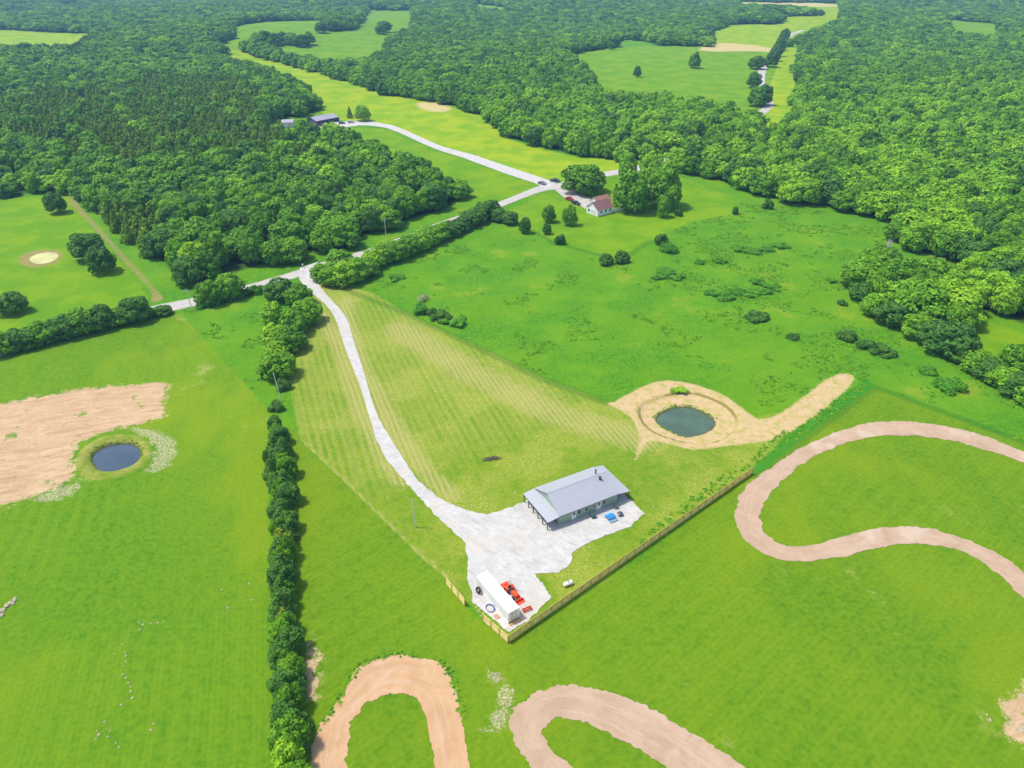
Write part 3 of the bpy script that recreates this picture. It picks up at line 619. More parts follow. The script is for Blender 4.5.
# cedar infill so the cedar stand is denser
# ------------------------------------------------------------ hedges and rows
def ordn(n): return ['first', 'second', 'third', 'fourth', 'fifth', 'sixth', 'seventh', 'eighth', 'ninth', 'tenth', 'eleventh', 'twelfth', 'thirteenth', 'fourteenth', 'fifteenth', 'sixteenth', 'seventeenth', 'eighteenth', 'nineteenth', 'twentieth', 'twenty first', 'twenty second', 'twenty third', 'twenty fourth', 'twenty fifth', 'twenty sixth', 'twenty seventh', 'twenty eighth', 'twenty ninth', 'thirtieth'][n]
HEDGE = [(276, 425, 16, 4.2, 'dark'), (281, 436, 20, 4.5, 'dark'), (269, 456, 14, 4.0, 'darkbush'), (280, 456, 22, 4.8, 'dark'), (288, 468, 24, 5, 'oak'), (278, 483, 22, 4.6, 'dark'), (290, 494, 24, 5, 'dark'), (280, 510, 24, 4.8, 'dark'), (289, 522, 24, 4.6, 'dark'),
  (284, 538, 26, 4.8, 'yellow'), (284, 556, 22, 4.4, 'oak'), (285, 576, 30, 5.6, 'dark'), (286, 598, 22, 4.4, 'dark'), (286, 616, 22, 4, 'yellow'), (283, 632, 28, 4.8, 'oak'), (294, 640, 28, 5, 'dark'), (286, 655, 28, 5, 'dark'), (293, 668, 28, 4.8, 'oak'), (285, 682, 28, 4.8, 'dark'), (292, 696, 30, 5, 'oak'), (287, 712, 30, 4.8, 'dark'), (292, 733, 40, 6, 'oak'), (290, 756, 36, 5.4, 'bright'), (297, 776, 36, 5.4, 'oak')]
for n, (px, cy, wpx, h, k) in enumerate(sorted(HEDGE, key=lambda q: -q[1])):
    s = pxm(cy); by = cy + .45 * h * s * .8
    extra = {'yellow': ' with a yellowed top', 'bright': ' with bright green leaves', 'darkbush': ' sticking out to the left'}.get(k, '')
    tree('hedge_tree', '%s hedgerow tree counting up from the bottom edge%s' % (ordn(n), extra), 'tree', k, at(px, by), wpx / s / 2 * 1.0, h * 1.1, 'trees of the long straight hedgerow')
for n, (px, cy) in enumerate([(278, 430), (275, 445), (285, 450), (284, 460), (273, 470), (284, 478), (281, 490), (284, 503), (283, 516), (281, 530), (288, 532), (282, 548), (288, 550), (287, 566), (282, 567), (287, 588), (283, 590), (283, 607), (289, 623), (289, 646), (284, 645), (290, 662), (287, 690), (293, 683), (290, 703), (285, 722), (295, 722), (285, 742), (297, 745)]):
    s_ = pxm(cy); tree('hedge_cedar', 'pointed filler tree in the long hedgerow, %s from its upper end' % ordn(n), 'tree', 'cone' if n % 3 else 'hedgeoak', at(px, cy + 8), 1.8 + .45 * (n % 3), 4.4 + (n * 7 % 5) * .45, 'pointed filler trees of the long hedgerow')
for n, (px, py, wd, h, k) in enumerate([(861, 299, 8, 6.5, 'dark'), (874, 314, 9, 7.5, 'oak'), (890, 324, 10, 8, 'dark'), (917, 336, 10, 8, 'oak'), (933, 345, 10, 8.5, 'dark'), (949, 354, 13, 10, 'dark'), (963, 362, 7, 5, 'oak'), (977, 369, 9, 6, 'oak'), (991, 378, 9, 5.5, 'dark'), (1005, 387, 9, 6, 'oak'), (1021, 396, 10, 6.5, 'dark'), (1036, 404, 10, 7, 'oak')]):
    tree('fencerow_tree', '%s tree down the narrow wooded tongue at the right edge of the meadow' % ordn(n), 'tree', k, at(px, py), wd / 2 * 1.15, h, 'trees of the narrow tongue at right')
GROUP = [(280, 299, 9.5, 8, 'dark', 'tree beside the drive entrance, topmost of the roadside clump'), (300, 304, 9, 7.5, 'oak', 'round tree at the upper right of the clump by the drive entrance'), (275, 322, 7.5, 7, 'bright', 'light green tree on the left side of the clump by the drive entrance'),
  (307, 322, 9.5, 8.5, 'oak', 'broad tree bulging right out of the clump by the drive entrance'), (295, 333, 9, 8, 'oak', 'tree in the middle of the clump by the drive entrance'), (275, 342, 7.5, 6.5, 'bright', 'light green tree at the lower left of the clump by the drive entrance'),
  (291, 350, 9, 7.5, 'oak', 'tree at the lower right of the clump by the drive entrance'), (278, 358, 7, 6, 'bright', 'small light green tree linking the clump with the last tree above the pole'), (279, 376, 9.5, 8, 'oak', 'large round tree just above the leaning pole'), (268, 374, 5, 4, 'darkbush', 'low bush left of the large tree above the leaning pole'),
  (283, 388, 4.5, 3, 'darkbush', 'small bush beside the leaning pole'), (277, 408, 4.5, 2.6, 'darkbush', 'small bush just below the leaning pole')]
for px, py, wd, h, k, lb in GROUP:
    tree('roadside_tree' if 'bush' not in k else 'roadside_bush', lb, 'tree' if 'bush' not in k else 'bush', k, at(px, py), wd / 2 * 1.1, h, 'clump of trees by the drive entrance')
ROW1 = [(3, 352, 8, 7), (16, 348, 8, 6.5), (31, 345, 8, 6), (44, 341, 7.5, 7.2), (57, 338, 8, 6.8), (70, 335, 8, 7.6), (82, 331, 8.5, 8.4), (93, 329, 8, 7), (104, 327, 7.5, 8.2), (117, 323, 7, 5.5), (128, 321, 7, 6), (138, 319, 8.5, 8.8), (152, 314, 4.5, 2.6), (164, 313, 5, 3.2)]
for n, (px, py, wd, h) in enumerate(ROW1):
    tree('roadside_tree', '%s tree from the left in the row below the road%s' % (ordn(n), ', tall and round' if h > 8 else (', low and shrubby' if h < 4 else '')), 'tree', 'dark' if n % 3 else 'oak', at(px, py + 1), wd / 2 * 1.2, h, 'row of trees along the road at the left')
for n, (px, py, wd, h, k) in enumerate([(212, 303, 9, 9, 'oak'), (231, 297, 9.5, 9.5, 'oak')]):
    tree('roadside_tree', ['left tree of the pair standing over the roadside hedge', 'right tree of the pair standing over the roadside hedge'][n], 'tree', k, at(px, py), wd / 2 * 1.1, h, 'pair of trees by the road')
for n in range(10):
    px = 204 + n * 6.4; tree('hedge_bush', '%s bush from the left in the low hedge under the road' % ordn(n), 'bush', 'darkbush' if n % 2 else 'bush', at(px, 307 - (px - 204) * .27), 2.6, 2.6 + .5 * (n % 3), 'low hedge below the road')
ROW3 = [(323, 279, 8, 6), (333, 284, 9, 8), (345, 284, 10, 8.5), (341, 268, 9, 8), (356, 279, 10, 8), (367, 275, 9, 6.5), (375, 266, 9, 7.5), (386, 262, 9, 8), (398, 259, 9.5, 8.2), (409, 254, 9.5, 8), (420, 249, 9.5, 8), (431, 243, 9.5, 7.5), (441, 239, 9, 7), (451, 235, 9, 6.5), (460, 231, 8, 6), (468, 227, 8.5, 7), (477, 223, 8.5, 7.5), (485, 219, 9, 8.5), (492, 216, 8, 7.5), (500, 221, 7.5, 6), (510, 224, 6.5, 6)]
for n, (px, py, wd, h) in enumerate(ROW3):
    tree('fencerow_tree', '%s tree from the drive entrance in the row between road and meadow' % ordn(n), 'tree', 'dark' if n > 12 else ('bright' if n % 4 == 2 else 'oak'), at(px, py), wd / 2 * 1.15, h, 'row of trees between the road and the meadow')
SOLO = [(583, 192, 20, 15, 'oak', 'wide spreading tree at the crossroads above the white house'), (630, 211, 16.5, 19, 'oak', 'huge round tree right beside the white house'), (661, 206, 18, 20, 'oak', 'huge tree behind and right of the big tree by the white house'),
  (627, 178, 9.5, 13.5, 'bright', 'upright bright tree rising behind the huge trees at the white house'), (651, 182, 13, 17, 'bright', 'light yellow green tree behind the huge trees at the white house'),
  (549, 222, 5.6, 8.5, 'oak', 'upper left young tree on the lawn before the white house'), (569, 225, 6.2, 9.5, 'oak', 'larger young tree nearest the white house drive'), (525, 233, 5, 7, 'dark', 'dark young tree at the left edge of the lawn'), (547, 234, 3.6, 5, 'dark', 'slim young tree just below another on the lawn'),
  (561, 244, 5, 4.5, 'darkbush', 'small round bush at the lower lawn boundary'), (663, 217, 5.6, 9, 'oak', 'young tree on the lawn right of the huge trees'), (679, 216, 4.2, 3.6, 'darkbush', 'round bush on the lawn right of the huge trees'),
  (608, 264, 8, 4.6, 'darkbush', 'left bush of the dark pair below the lawn'), (624, 262, 8.5, 5, 'darkbush', 'right bush of the dark pair below the lawn'), (661, 244, 7, 5, 'darkbush', 'dark bush at the right end of the lawn'), (669, 251, 8, 3.5, 'bush', 'green bush below the dark bush at the right end of the lawn'),
  (363, 121, 10, 12, 'bright', 'lone tree beside the barn drive'), (350, 118, 4.2, 8, 'cone', 'small dark tree between the barn and the lone tree'), (694, 68, 12, 15, 'oak', 'lone round tree in the middle of the far green field'), (637, 77, 7, 10, 'dark', 'small dark tree in the left part of the far green field'),
  (612, 50, 9, 9, 'dark', 'small tree at the top edge of the far green field'), (756, 69, 16, 13, 'dark', 'tree left of the far white road'), (753, 88, 12, 14, 'dark', 'round dark tree covering the bend of the far white road'), (756, 106, 14, 16, 'oak', 'left tree of the pair at the near end of the far road'), (764, 105, 11, 16, 'dark', 'right tree of the pair at the near end of the far road'),
  (58, 213, 8.5, 10.5, 'dark', 'lone dark tree at the upper corner of the left pasture'), (90, 258, 12.5, 11, 'dark', 'upper tree of the dark pair in the left pasture'), (103, 272, 9.6, 11, 'dark', 'lower tree of the dark pair in the left pasture'), (14, 312, 9.5, 7.5, 'dark', 'round dark tree at the left edge of the pasture'),
  (896, 240, 10, 9, 'oak', 'round tree where the wood juts into the meadow'), (767, 208, 5.5, 5, 'darkbush', 'dark bush at the edge of the right wood'), (734, 214, 4, 4, 'darkbush', 'small dark bush left of the wood edge')]
for px, py, wd, h, k, lb in SOLO:
    bush = 'bush' in k; tree('bush' if bush else 'lone_tree', lb, 'bush' if bush else 'tree', k, at(px, py), wd / 2 * 1.08, h)
for n, (px, py) in enumerate([(771, 67), (774, 61), (777, 56), (779.5, 50), (782, 45), (784, 40)]):
    tree('roadside_tree', '%s tree from the near end of the dark row along the far road' % ordn(n), 'tree', 'dark', at(px, py), 7, 15, 'dark tree row along the far road')
FARC = [(258, 46), (266, 43), (275, 46), (284, 44), (292, 45), (302, 47), (309, 45), (322, 33), (328, 29), (334, 31), (341, 27), (348, 29), (356, 26), (336, 26), (381, 34), (386, 32)]
for n, (px, py) in enumerate(FARC):
    tree('field_tree', ['one of the trees in the dark line across the far left field', 'one of the trees of the copse in the far left field', 'one of the two tall trees right of the far left field'][0 if n < 7 else (1 if n < 14 else 2)], 'tree', 'dark' if n % 2 else 'oak', at(px, py), 9, 15, ['tree line in the far field', 'copse in the far field', 'two tall far field trees'][0 if n < 7 else (1 if n < 14 else 2)])
# shrubs out in the meadow
SHR = [(423, 300, 6, 2, 'pale', 'pale flowering shrub above the shrubs at the meadow edge'), (423, 312, 7, 3, 'bush', 'left shrub of the line at the meadow edge'), (431, 315, 5, 2.6, 'darkbush', 'second shrub from the left of the line at the meadow edge'), (441, 319, 7, 3.4, 'darkbush', 'darkest shrub of the line at the meadow edge'), (456, 323, 8, 2.4, 'bush', 'right low shrub of the line at the meadow edge'),
  (396, 279, 6, 2, 'bush', 'low shrub close under the tree row in the meadow'), (866, 308, 4, 3, 'pale', 'pale shrub at the tip of the tongue of trees'), (843, 338, 8, 3.2, 'darkbush', 'dark shrub in the middle of the right meadow'), (868, 348, 6, 2.6, 'darkbush', 'left of two dark shrubs right of the meadow middle'), (881, 353, 7, 3, 'darkbush', 'right of two dark shrubs right of the meadow middle'),
  (757, 318, 8, 2.6, 'darkbush', 'dark shrub below the big bramble patches'), (791, 338, 4, 1.8, 'darkbush', 'small dark shrub between meadow bramble and wood'), (950, 388, 8, 2.6, 'bush', 'shrub in the meadow corner near the right edge'), (928, 372, 5, 1.6, 'bush', 'small shrub left of the corner shrub near the right edge'), (842, 304, 4, 2, 'darkbush', 'small shrub left of the tongue of trees'),
  (720, 262, 5, 2, 'bush', 'small bush left of the upper bramble patch'), (700, 263, 4, 1.6, 'bush', 'tiny bush at the left of the upper bramble patch'), (832, 282, 3.6, 1.7, 'bush', 'tiny bush just left of the meadow tree tip'), (666, 276, 11, 2.6, 'bush', 'wide low bush under the lawn'), (668, 392, 0, 0, '', '')]
for px, py, wd, h, k, lb in SHR:
    if k: tree('shrub', lb, 'shrub', k, at(px, py), wd / 2 * 1.15, h)
BR = [(740, 250, 'upper'), (754, 252, 'upper'), (768, 250, 'upper'), (780, 247, 'upper'), (712, 294, 'lower'), (724, 297, 'lower'), (737, 293, 'lower'), (750, 294, 'lower'), (764, 292, 'lower'), (773, 288, 'lower'), (757, 283, 'lower')]
for px, py, wch in BR:
    tree('bramble', 'low bramble clump in the %s dark patch of the meadow' % wch, 'bramble', 'bush', at(px, py), g.uniform(2.8, 4.2), g.uniform(1.4, 2.1), '%s bramble patch' % wch)
tree('shrub', 'small green shrub on the bare bank above the green pond', 'shrub', 'brightbush', at(681, 391), 2.0, .9); tree('shrub', 'wider green shrub on the bare bank above the green pond', 'shrub', 'brightbush', at(675, 391), 1.6, .7)

# dead grey tree
dt = thing('dead_tree', 'bare grey dead tree at the edge of the right wood', 'dead tree', (*at(884, 262), 0)); m = MB(); m.tube((0, 0, -.2), (0, 0, 5), .22, .12); m.tube((0, 0, 5), (.3, .2, 9), .12, .03)
m.build('trunk', simple('dead_wood', (.42, .40, .36), .9), dt)
m = MB(); gr = random.Random(3)
for q in range(46):
    z = 1.5 + q * .15; an = q * 2.4; l = 3.0 * (1 - q / 60); e = Vector((math.cos(an) * l, math.sin(an) * l, z + l * .7)); m.tube((0, 0, z), e, .07, .02, 5)
    for _ in range(3):
        f = gr.uniform(.4, .95); b0 = Vector((0, 0, z)).lerp(e, f); m.tube(b0, b0 + Vector((gr.uniform(-.8, .8), gr.uniform(-.8, .8), gr.uniform(.2, .9))), .035, .012, 4)
m.build('branches', simple('dead_twigs', (.46, .44, .40), .9), dt)

# ------------------------------------------------------------ meadow growth (uncountable)
def in_open(X, Y, pos, neg):
    s = np.max([sdf(p, X, Y) for p in pos], 0)
    for p in neg: s = np.minimum(s, -sdf(p, X, Y))
    return s
M_WEED = leaf_mat('weed_leaves', (.06, .22, .008), (.11, .30, .010), (.09, .26, .010))
tuft = [crown_mesh('tuft', 300 + i, 90, M_WEED, shape='bush', lobes=6, leaf=.22) for i in range(3)] + [crown_mesh('tuft', 310 + i, 90, M_LEAFR, shape='bush', lobes=6, leaf=.22) for i in range(2)]
X = g.uniform(-130, 260, 120000); Y = g.uniform(135, 330, 120000)
s = in_open(X, Y, [OPEN_NEAR], [P_LEFT, P_FRONT, P_HAY, P_LAWN, P_RING2, P_BRIGHT[5], P_BRIGHT[8], P_YEL[0], P_TRACKL, P_PAD])
dens = np.array([mnoise.noise(Vector((x / 14, y / 14, 0))) + .6 * mnoise.noise(Vector((x / 4, y / 4, 2))) for x, y in zip(X, Y)])
dr = dline(W([(0, 348), (149, 312), (199, 301), (289, 277), (320, 267), (440, 225), (540, 189), (562, 187), (643, 168)]), X, Y); dr2 = dline(W([(300, 276), (322, 303), (350, 350), (372, 416)]), X, Y)
wgt = np.where((X > 60), .26, -.05); k = (s > .8) & (dr > 5) & (dr2 > 4) & (dens > .34 - wgt) & inside_view(X, Y)
X, Y = X[k], Y[k]; n = min(len(X), 9000); X, Y = X[:n], Y[:n]; r_ = g.uniform(.22, .62, n)
wx = []; wy = []
for a, b in ((np.array(at(786, 441)), np.array(at(866, 384))), (np.array(at(752, 462)), np.array(at(790, 432))), (np.array(at(640, 543)), np.array(at(748, 464)))):
    L = np.linalg.norm(b - a); m_ = int(L * 5); tt = g.uniform(0, 1, m_); nn = np.array([-(b - a)[1], (b - a)[0]]) / L
    q = a + (b - a) * tt[:, None] + nn * g.uniform(-1.5, 1.5, m_)[:, None]; wx.append(q[:, 0]); wy.append(q[:, 1])
X = np.concatenate([X] + wx); Y = np.concatenate([Y] + wy); r_ = np.concatenate([r_, g.uniform(.3, .6, len(X) - n)])
scatter('meadow_weeds', tuft, np.column_stack([X, Y, np.zeros(len(X)) - .05]), np.column_stack([r_, r_, r_ * g.uniform(.5, .9, len(X))]), g.integers(0, 5, len(X)), g.uniform(0, 6.28, len(X)), label='rough weeds and tall grass tufts growing all over the meadow', cat='weeds')
# ragged grass verge round the lower dirt track and ponds
def verge(name, lines, label, per=4, off=.5, meshes=tuft, sz=(.2, .5)):
    Q = []
    for L in lines:
        c = catmull(W(L), 8); seg = np.diff(c, axis=0); ln = np.linalg.norm(seg, axis=1)
        for a, b, l in zip(c[:-1], c[1:], ln):
            m_ = max(1, int(l * per)); tt = g.uniform(0, 1, m_)[:, None]; Q.append(a + (b - a) * tt + g.uniform(-off, off, (m_, 2)))
    Q = np.concatenate(Q); z = ground_z(Q[:, 0], Q[:, 1]) - .03; r_ = g.uniform(*sz, len(Q))
    scatter(name, meshes, np.column_stack([Q, z]), np.column_stack([r_, r_, r_ * .8]), g.integers(0, len(meshes), len(Q)), g.uniform(0, 6.28, len(Q)), label=label, cat='grass')
verge('track_verge', [[(318, 730), (331, 712), (345, 693), (355, 670), (373, 659), (397, 655), (420, 655)], [(441, 662), (452, 677), (458, 699), (462, 715)]], 'dark green weeds along the outside edge of the curved dirt track', 5, .6)
verge('pond_reeds', [[(653, 416), (662, 409), (676, 404), (690, 404), (703, 409), (717, 418)], [(660, 424), (673, 431), (687, 436)]], 'short green reeds round the edge of the green pond', 4, .35, sz=(.18, .42))
verge('pond_grass', [[(90, 462), (91, 454), (101, 446), (116, 442), (132, 442), (142, 448), (141, 458)]], 'short dark grass round the rim of the blue pond', 3, .3, sz=(.15, .35))

# ------------------------------------------------------------ stones
M_STONE = simple('pale_stone', (.36, .32, .22), .9, .25, 4, bump=.4)
def rock_mesh(seed):
    import bmesh
    bm = bmesh.new(); bmesh.ops.create_icosphere(bm, subdivisions=2, radius=1)
    for v in bm.verts:
        v.co *= 1 + .35 * mnoise.noise(v.co * 1.3 + Vector((seed * 7, 0, 0))); v.co.z *= .65
    me = bpy.data.meshes.new('rock'); bm.to_mesh(me); bm.free(); me.materials.append(M_STONE); return me
ROCKS = [rock_mesh(i) for i in range(4)]
def rock(px, py, r, label, group):
    o = obj('rock', ROCKS[rnd.randrange(4)], None, (*at(px, py), r * .2), rnd.uniform(0, 6)); o.scale = (r, r * rnd.uniform(.6, 1), r * .8); tag(o, label, 'rock', group)
for px, py, r in [(15, 600, .55), (11, 603, .5), (7, 606, .6), (3, 611, .65), (13, 604, .35), (1, 616, .5)]: rock(px, py, r, 'white boulder in the small pile at the left edge of the field', 'pile of white boulders')
for px, py in [(139, 622.5), (143, 625), (150.5, 623.5), (158, 623), (164, 622), (140, 629.5), (130, 635), (122.5, 644), (125, 652.5), (126, 656), (126, 661.5), (124, 666), (115, 654), (123, 675), (126, 678), (128.5, 683), (131, 687), (131, 691.5), (132.5, 698), (121.5, 705), (105, 722), (97, 731), (99, 735), (96, 739), (108, 737), (110, 731), (116, 743), (119, 747), (153, 724), (151, 730), (249, 584), (252, 600), (228, 608), (222, 590)]:
    rock(px, py, rnd.uniform(.14, .28), 'small white stone in the loose trail across the left field', 'trail of small white stones')
for px, py in [(987, 715), (990, 720), (1000, 700)]: rock(px, py, .25, 'small pale stone near the rubble patch at the right edge', 'small stones by the rubble patch')
def rubble(name, polys, n, label, sz=(.06, .18)):
    Q = []
    for p in polys:
        x = g.uniform(p[:, 0].min(), p[:, 0].max(), n * 3); y = g.uniform(p[:, 1].min(), p[:, 1].max(), n * 3); k = (sdf(smooth(p, 1), x, y) > .1) & (np.array([mnoise.noise(Vector((a_q * .35, b_q * .35, 8))) for a_q, b_q in zip(x, y)]) > .02); Q.append(np.column_stack([x[k], y[k]])[:n])
    Q = np.concatenate(Q); r_ = g.uniform(*sz, len(Q)) * g.uniform(.5, 1, len(Q)); z = ground_z(Q[:, 0], Q[:, 1])
    scatter(name, ROCKS, np.column_stack([Q, z + .02]), np.column_stack([r_, r_ * .8, r_ * .7]), g.integers(0, 4, len(Q)), g.uniform(0, 6.28, len(Q)), label=label, cat='rubble')
rubble('pond_rubble', [P_DIRT[3], P_DIRT[4]], 170, 'broken pale stones on the bank right of the blue pond')
rubble('track_rubble', [P_DIRT[6], P_DIRT[7]], 160, 'scattered pale stones in the grass between the two dirt tracks')
rubble('edge_rubble', [P_DIRT[2]], 200, 'heap of pinkish rubble at the right edge of the front field', (.12, .45))

# ------------------------------------------------------------ the green metal house
M_ROOF = None
def metal_panel(name, col, ax=0, pitch=.3, rough=.45, metal=.15):
    t = NT(name); P = t.pos(obj=True); sp = t.n('ShaderNodeSeparateXYZ'); t.put(sp.inputs[0], P)
    x = t.math('FRACT', t.math('MULTIPLY', sp.outputs[ax], 1 / pitch)); rib = t.math('SUBTRACT', 1.0, t.ramp(t.math('ABSOLUTE', t.math('SUBTRACT', x, .5)), .06, .16))
    n = t.noise(P, .7, 4); c = t.mix(t.math('MULTIPLY', t.ramp(n, .35, .65), .18), col, tuple(q * .72 for q in col))
    c = t.mix(t.math('MULTIPLY', rib, .12), c, tuple(q * .6 for q in col))
    return t.out(c, rough, bump=rib, bs=.5, bd=.03, metal=metal, spec=.4)
M_ROOF = metal_panel('roof_metal', (.385, .395, .425)); M_WALL = metal_panel('green_siding', (.30, .42, .31)); M_WALLY = metal_panel('green_siding_end', (.28, .42, .31), 1)
M_TRIM = simple('dark_trim', (.05, .055, .06), .5); M_GLASS = simple('window_glass', (.02, .03, .04), .1, .1, spec=.6); M_WHITE = simple('white_paint', (.72, .72, .70), .5, .05)
M_CONC = simple('concrete', (.42, .40, .37), .9, .15, 2)
hx, hy = 9.6, 108.5; HA = R(28.6)
house = thing('house', 'long green metal house with grey gable roof and porches at both ends', 'house', (hx, hy, 0), HA)
L_, D_, Hw, Hr = 14.3, 9.2, 2.9, 5.1; mid = D_ / 2; ov = .45; rs = (Hr - Hw) / mid
m = MB(); m.box(0, 0, .1, L_, .12, Hw); m.box(0, D_ - .12, .1, L_, D_, Hw); m.build('wall', M_WALL, house)
for x0 in (0, L_ - .12):
    V_ = [(x0, .125, .1), (x0, D_ - .125, .1), (x0, D_ - .125, Hw - .02), (x0, mid, Hr - .08), (x0, .125, Hw - .02)]; V2 = [(x0 + .12, b, c) for a, b, c in V_]
    MB().raw(V_ + V2, [(0, 4, 3, 2, 1), (5, 6, 7, 8, 9)] + [(i, (i + 1) % 5, 5 + (i + 1) % 5, 5 + i) for i in range(5)]).build('gable_wall', M_WALLY, house)
rf = MB(); z_e = Hw - rs * ov + .08
rf.slab([(-.35, -ov, z_e), (L_ + .35, -ov, z_e), (L_ + .35, mid, Hr + .08), (-.35, mid, Hr + .08)], .1)
rf.slab([(-.35, D_ + ov, z_e), (-.35, mid + .004, Hr + .08), (L_ + .35, mid + .004, Hr + .08), (L_ + .35, D_ + ov, z_e)], .1)
ro = rf.build('roof', M_ROOF, house)
m = MB(); m.slab([(-.37, mid - .22, Hr + .02), (L_ + .37, mid - .22, Hr + .02), (L_ + .37, mid, Hr + .13), (-.37, mid, Hr + .13)], .03); m.slab([(-.37, mid + .22, Hr + .02), (L_ + .37, mid + .22, Hr + .02), (L_ + .37, mid, Hr + .13), (-.37, mid, Hr + .13)], .03); m.build('ridge_cap', M_ROOF, ro)
for sx in (-1, 1):
    x_i, x_o = (-.01, -3.0) if sx < 0 else (L_ + .01, L_ + 3.0)
    # porch roof (lean-to against the gable), its posts and slab
    p = MB(); p.slab([(x_i, -ov, 2.72), (x_o, -ov, 2.30), (x_o, D_ + ov, 2.30), (x_i, D_ + ov, 2.72)], .09); pr = p.build('porch_roof', metal_panel('porch_metal', (.385, .395, .425), 1), house)
    m = MB(); xo2 = x_o + .12 * -sx * 1; m.box(min(xo2 - .08, xo2 + .08), -.3, 2.02, max(xo2 - .08, xo2 + .08), D_ + .3, 2.205); m.build('porch_beam', M_TRIM, house)
    for k in range(6 if sx < 0 else 3):
        y = -.2 + k * (D_ + .4) / (5 if sx < 0 else 2); m = MB(); m.box(xo2 - .08, y - .08, .1, xo2 + .08, y + .08, 2.02); m.build('porch_post', M_TRIM, house)
    m = MB(); m.box(min(x_i, x_o) + .02, -.35, 0, max(x_i, x_o) - .02, D_ + .35, .12, .02); m.build('porch_slab', M_CONC, house)
m = MB(); m.box(-.06, -.9, .0, L_ + .06, D_ + .06, .1); m.build('foundation', M_CONC, house)
# eave trim and gutter along the near side
m = MB(); m.box(-.35, -ov - .09, z_e - .2, L_ + .35, -ov - .005, z_e - .02); m.build('gutter', simple('gutter_grey', (.12, .14, .13), .5), house)
def opening(x, z, w_, h_, kind, side='front'):
    m = MB(); m.box(x - .07, -.05, z - .07 if kind == 'window' else z, x + w_ + .07, -.002, z + h_ + .07); f = m.build(kind, M_WHITE, house)
    if kind == 'window': MB().box(x, -.062, z, x + w_ / 2 - .02, -.052, z + h_).box(x + w_ / 2 + .02, -.062, z, x + w_, -.052, z + h_).build('pane', M_GLASS, f)
    else:
        MB().box(x + .04, -.07, z + .04, x + w_ - .04, -.052, z + h_ - .05).build('door_leaf', M_WHITE, f); MB().box(x + .2, -.078, z + 1.15, x + w_ - .2, -.071, z + 1.85).build('pane', M_GLASS, f)
        MB().tube((x + w_ - .15, -.13, z + 1), (x + w_ - .15, -.071, z + 1), .035).build('handle', M_TRIM, f)
opening(3.0, .1, 1.0, 2.1, 'door'); opening(9.2, .1, 1.0, 2.1, 'door'); opening(4.3, 1.1, .9, .9, 'window'); opening(8.2, 1.2, .6, .6, 'window'); opening(10.6, 1.1, .8, 1.0, 'window'); opening(6.2, 1.2, .6, .7, 'window')
# gable end openings under the left porch: garage like doors
for y0, w_ in ((1.0, 2.4), (4.8, 1.0), (6.4, 1.6)):
    m = MB(); m.box(-.05, y0, .1, -.002, y0 + w_, 2.15); f = m.build('porch_door', M_WHITE if w_ < 2 else M_TRIM, house)
MB().tube((12.2, 5.3, Hr - .9), (12.2, 5.3, Hr + .75), .14).tube((12.2, 5.3, Hr + .70), (12.2, 5.3, Hr + .85), .24).build('roof_vent', M_TRIM, ro)
MB().tube((12.1, 3.5, Hr - .7), (12.1, 3.5, Hr + .15), .22).tube((12.1, 3.5, Hr + .1), (12.1, 3.5, Hr + .24), .34).build('roof_vent', M_TRIM, ro)
# steps and small landing at the doors
for x in (2.8, 9.0):
    m = MB(); m.box(x, -1.9, 0, x + 1.5, -.92, .09, .01); m.build('door_step', M_CONC, house)
def hloc(x, y): return (hx + x * math.cos(HA) - y * math.sin(HA), hy + x * math.sin(HA) + y * math.cos(HA))
# things by the house
ac = thing('air_conditioner', 'dark green air conditioner unit standing against the house wall', 'air conditioner', (*at(593, 517.5), .08), HA)
MB().box(-.45, -.45, .05, .45, .45, .95, .05).build('casing', simple('ac_casing', (.05, .10, .09), .5), ac)
m = MB()
for k in range(12): an = k * math.pi / 6; m.tube((0, 0, .985), (math.cos(an) * .36, math.sin(an) * .36, .985), .012, n=4)
m.tube((0, 0, .955), (0, 0, 1.0), .08); m.build('fan_grille', M_TRIM, ac); MB().box(-.5, -.5, 0, .5, .5, .048).build('base_pad', M_CONC, ac)
gr_ = thing('grill', 'dark barbecue grill standing at the right end of the green wall', 'grill', (*at(615.5, 508.5), .08), HA)
MB().box(-.5, -.28, .7, .5, .28, .88, .04).tube((-.4, 0, .9), (.4, 0, .9), .26, n=12).build('body', M_TRIM, gr_)
for sx in (-.42, .42):
    for sy in (-.2, .2): MB().tube((sx, sy, 0), (sx, sy, .7), .03).build('leg', M_TRIM, gr_)
MB().tube((-.3, -.33, .98), (.3, -.33, .98), .02).build('handle', M_WHITE, gr_)
bt = thing('picnic_table', 'bright blue table with benches on the gravel beside the house', 'table', (*at(610.5, 519), .08), HA)
M_BLUE = simple('blue_plastic', (.02, .22, .50), .45, .12); M_BLUE2 = simple('light_blue_plastic', (.08, .38, .66), .45, .1)
m = MB()
for k in range(4): m.box(-.95, -.62 + k * .315, .70, .95, -.34 + k * .315, .75, .01)
m.build('table_top', M_BLUE, bt)
for sy in (-1, 1):
    MB().box(-.95, sy * 1.0 - .14, .40, .95, sy * 1.0 + .14, .45, .01).build('bench', M_BLUE2, bt)
for sx in (-.7, .7):
    MB().box(sx - .04, -1.05, .34, sx + .04, 1.05, .395).tube((sx, -.75, 0), (sx, -.35, .695), .045).tube((sx, .75, 0), (sx, .35, .695), .045).build('leg_frame', M_BLUE, bt)
fp = thing('fire_pit', 'round dark fire pit with lid next to the blue table', 'fire pit', (*at(620, 515.5), .08))
m = MB()
prof = [(.25, 0), (.3, .05), (.55, .35), (.62, .42), (.5, .48), (.25, .60), (.03, .64)]; n_ = 20; Vv = []; Ff = []
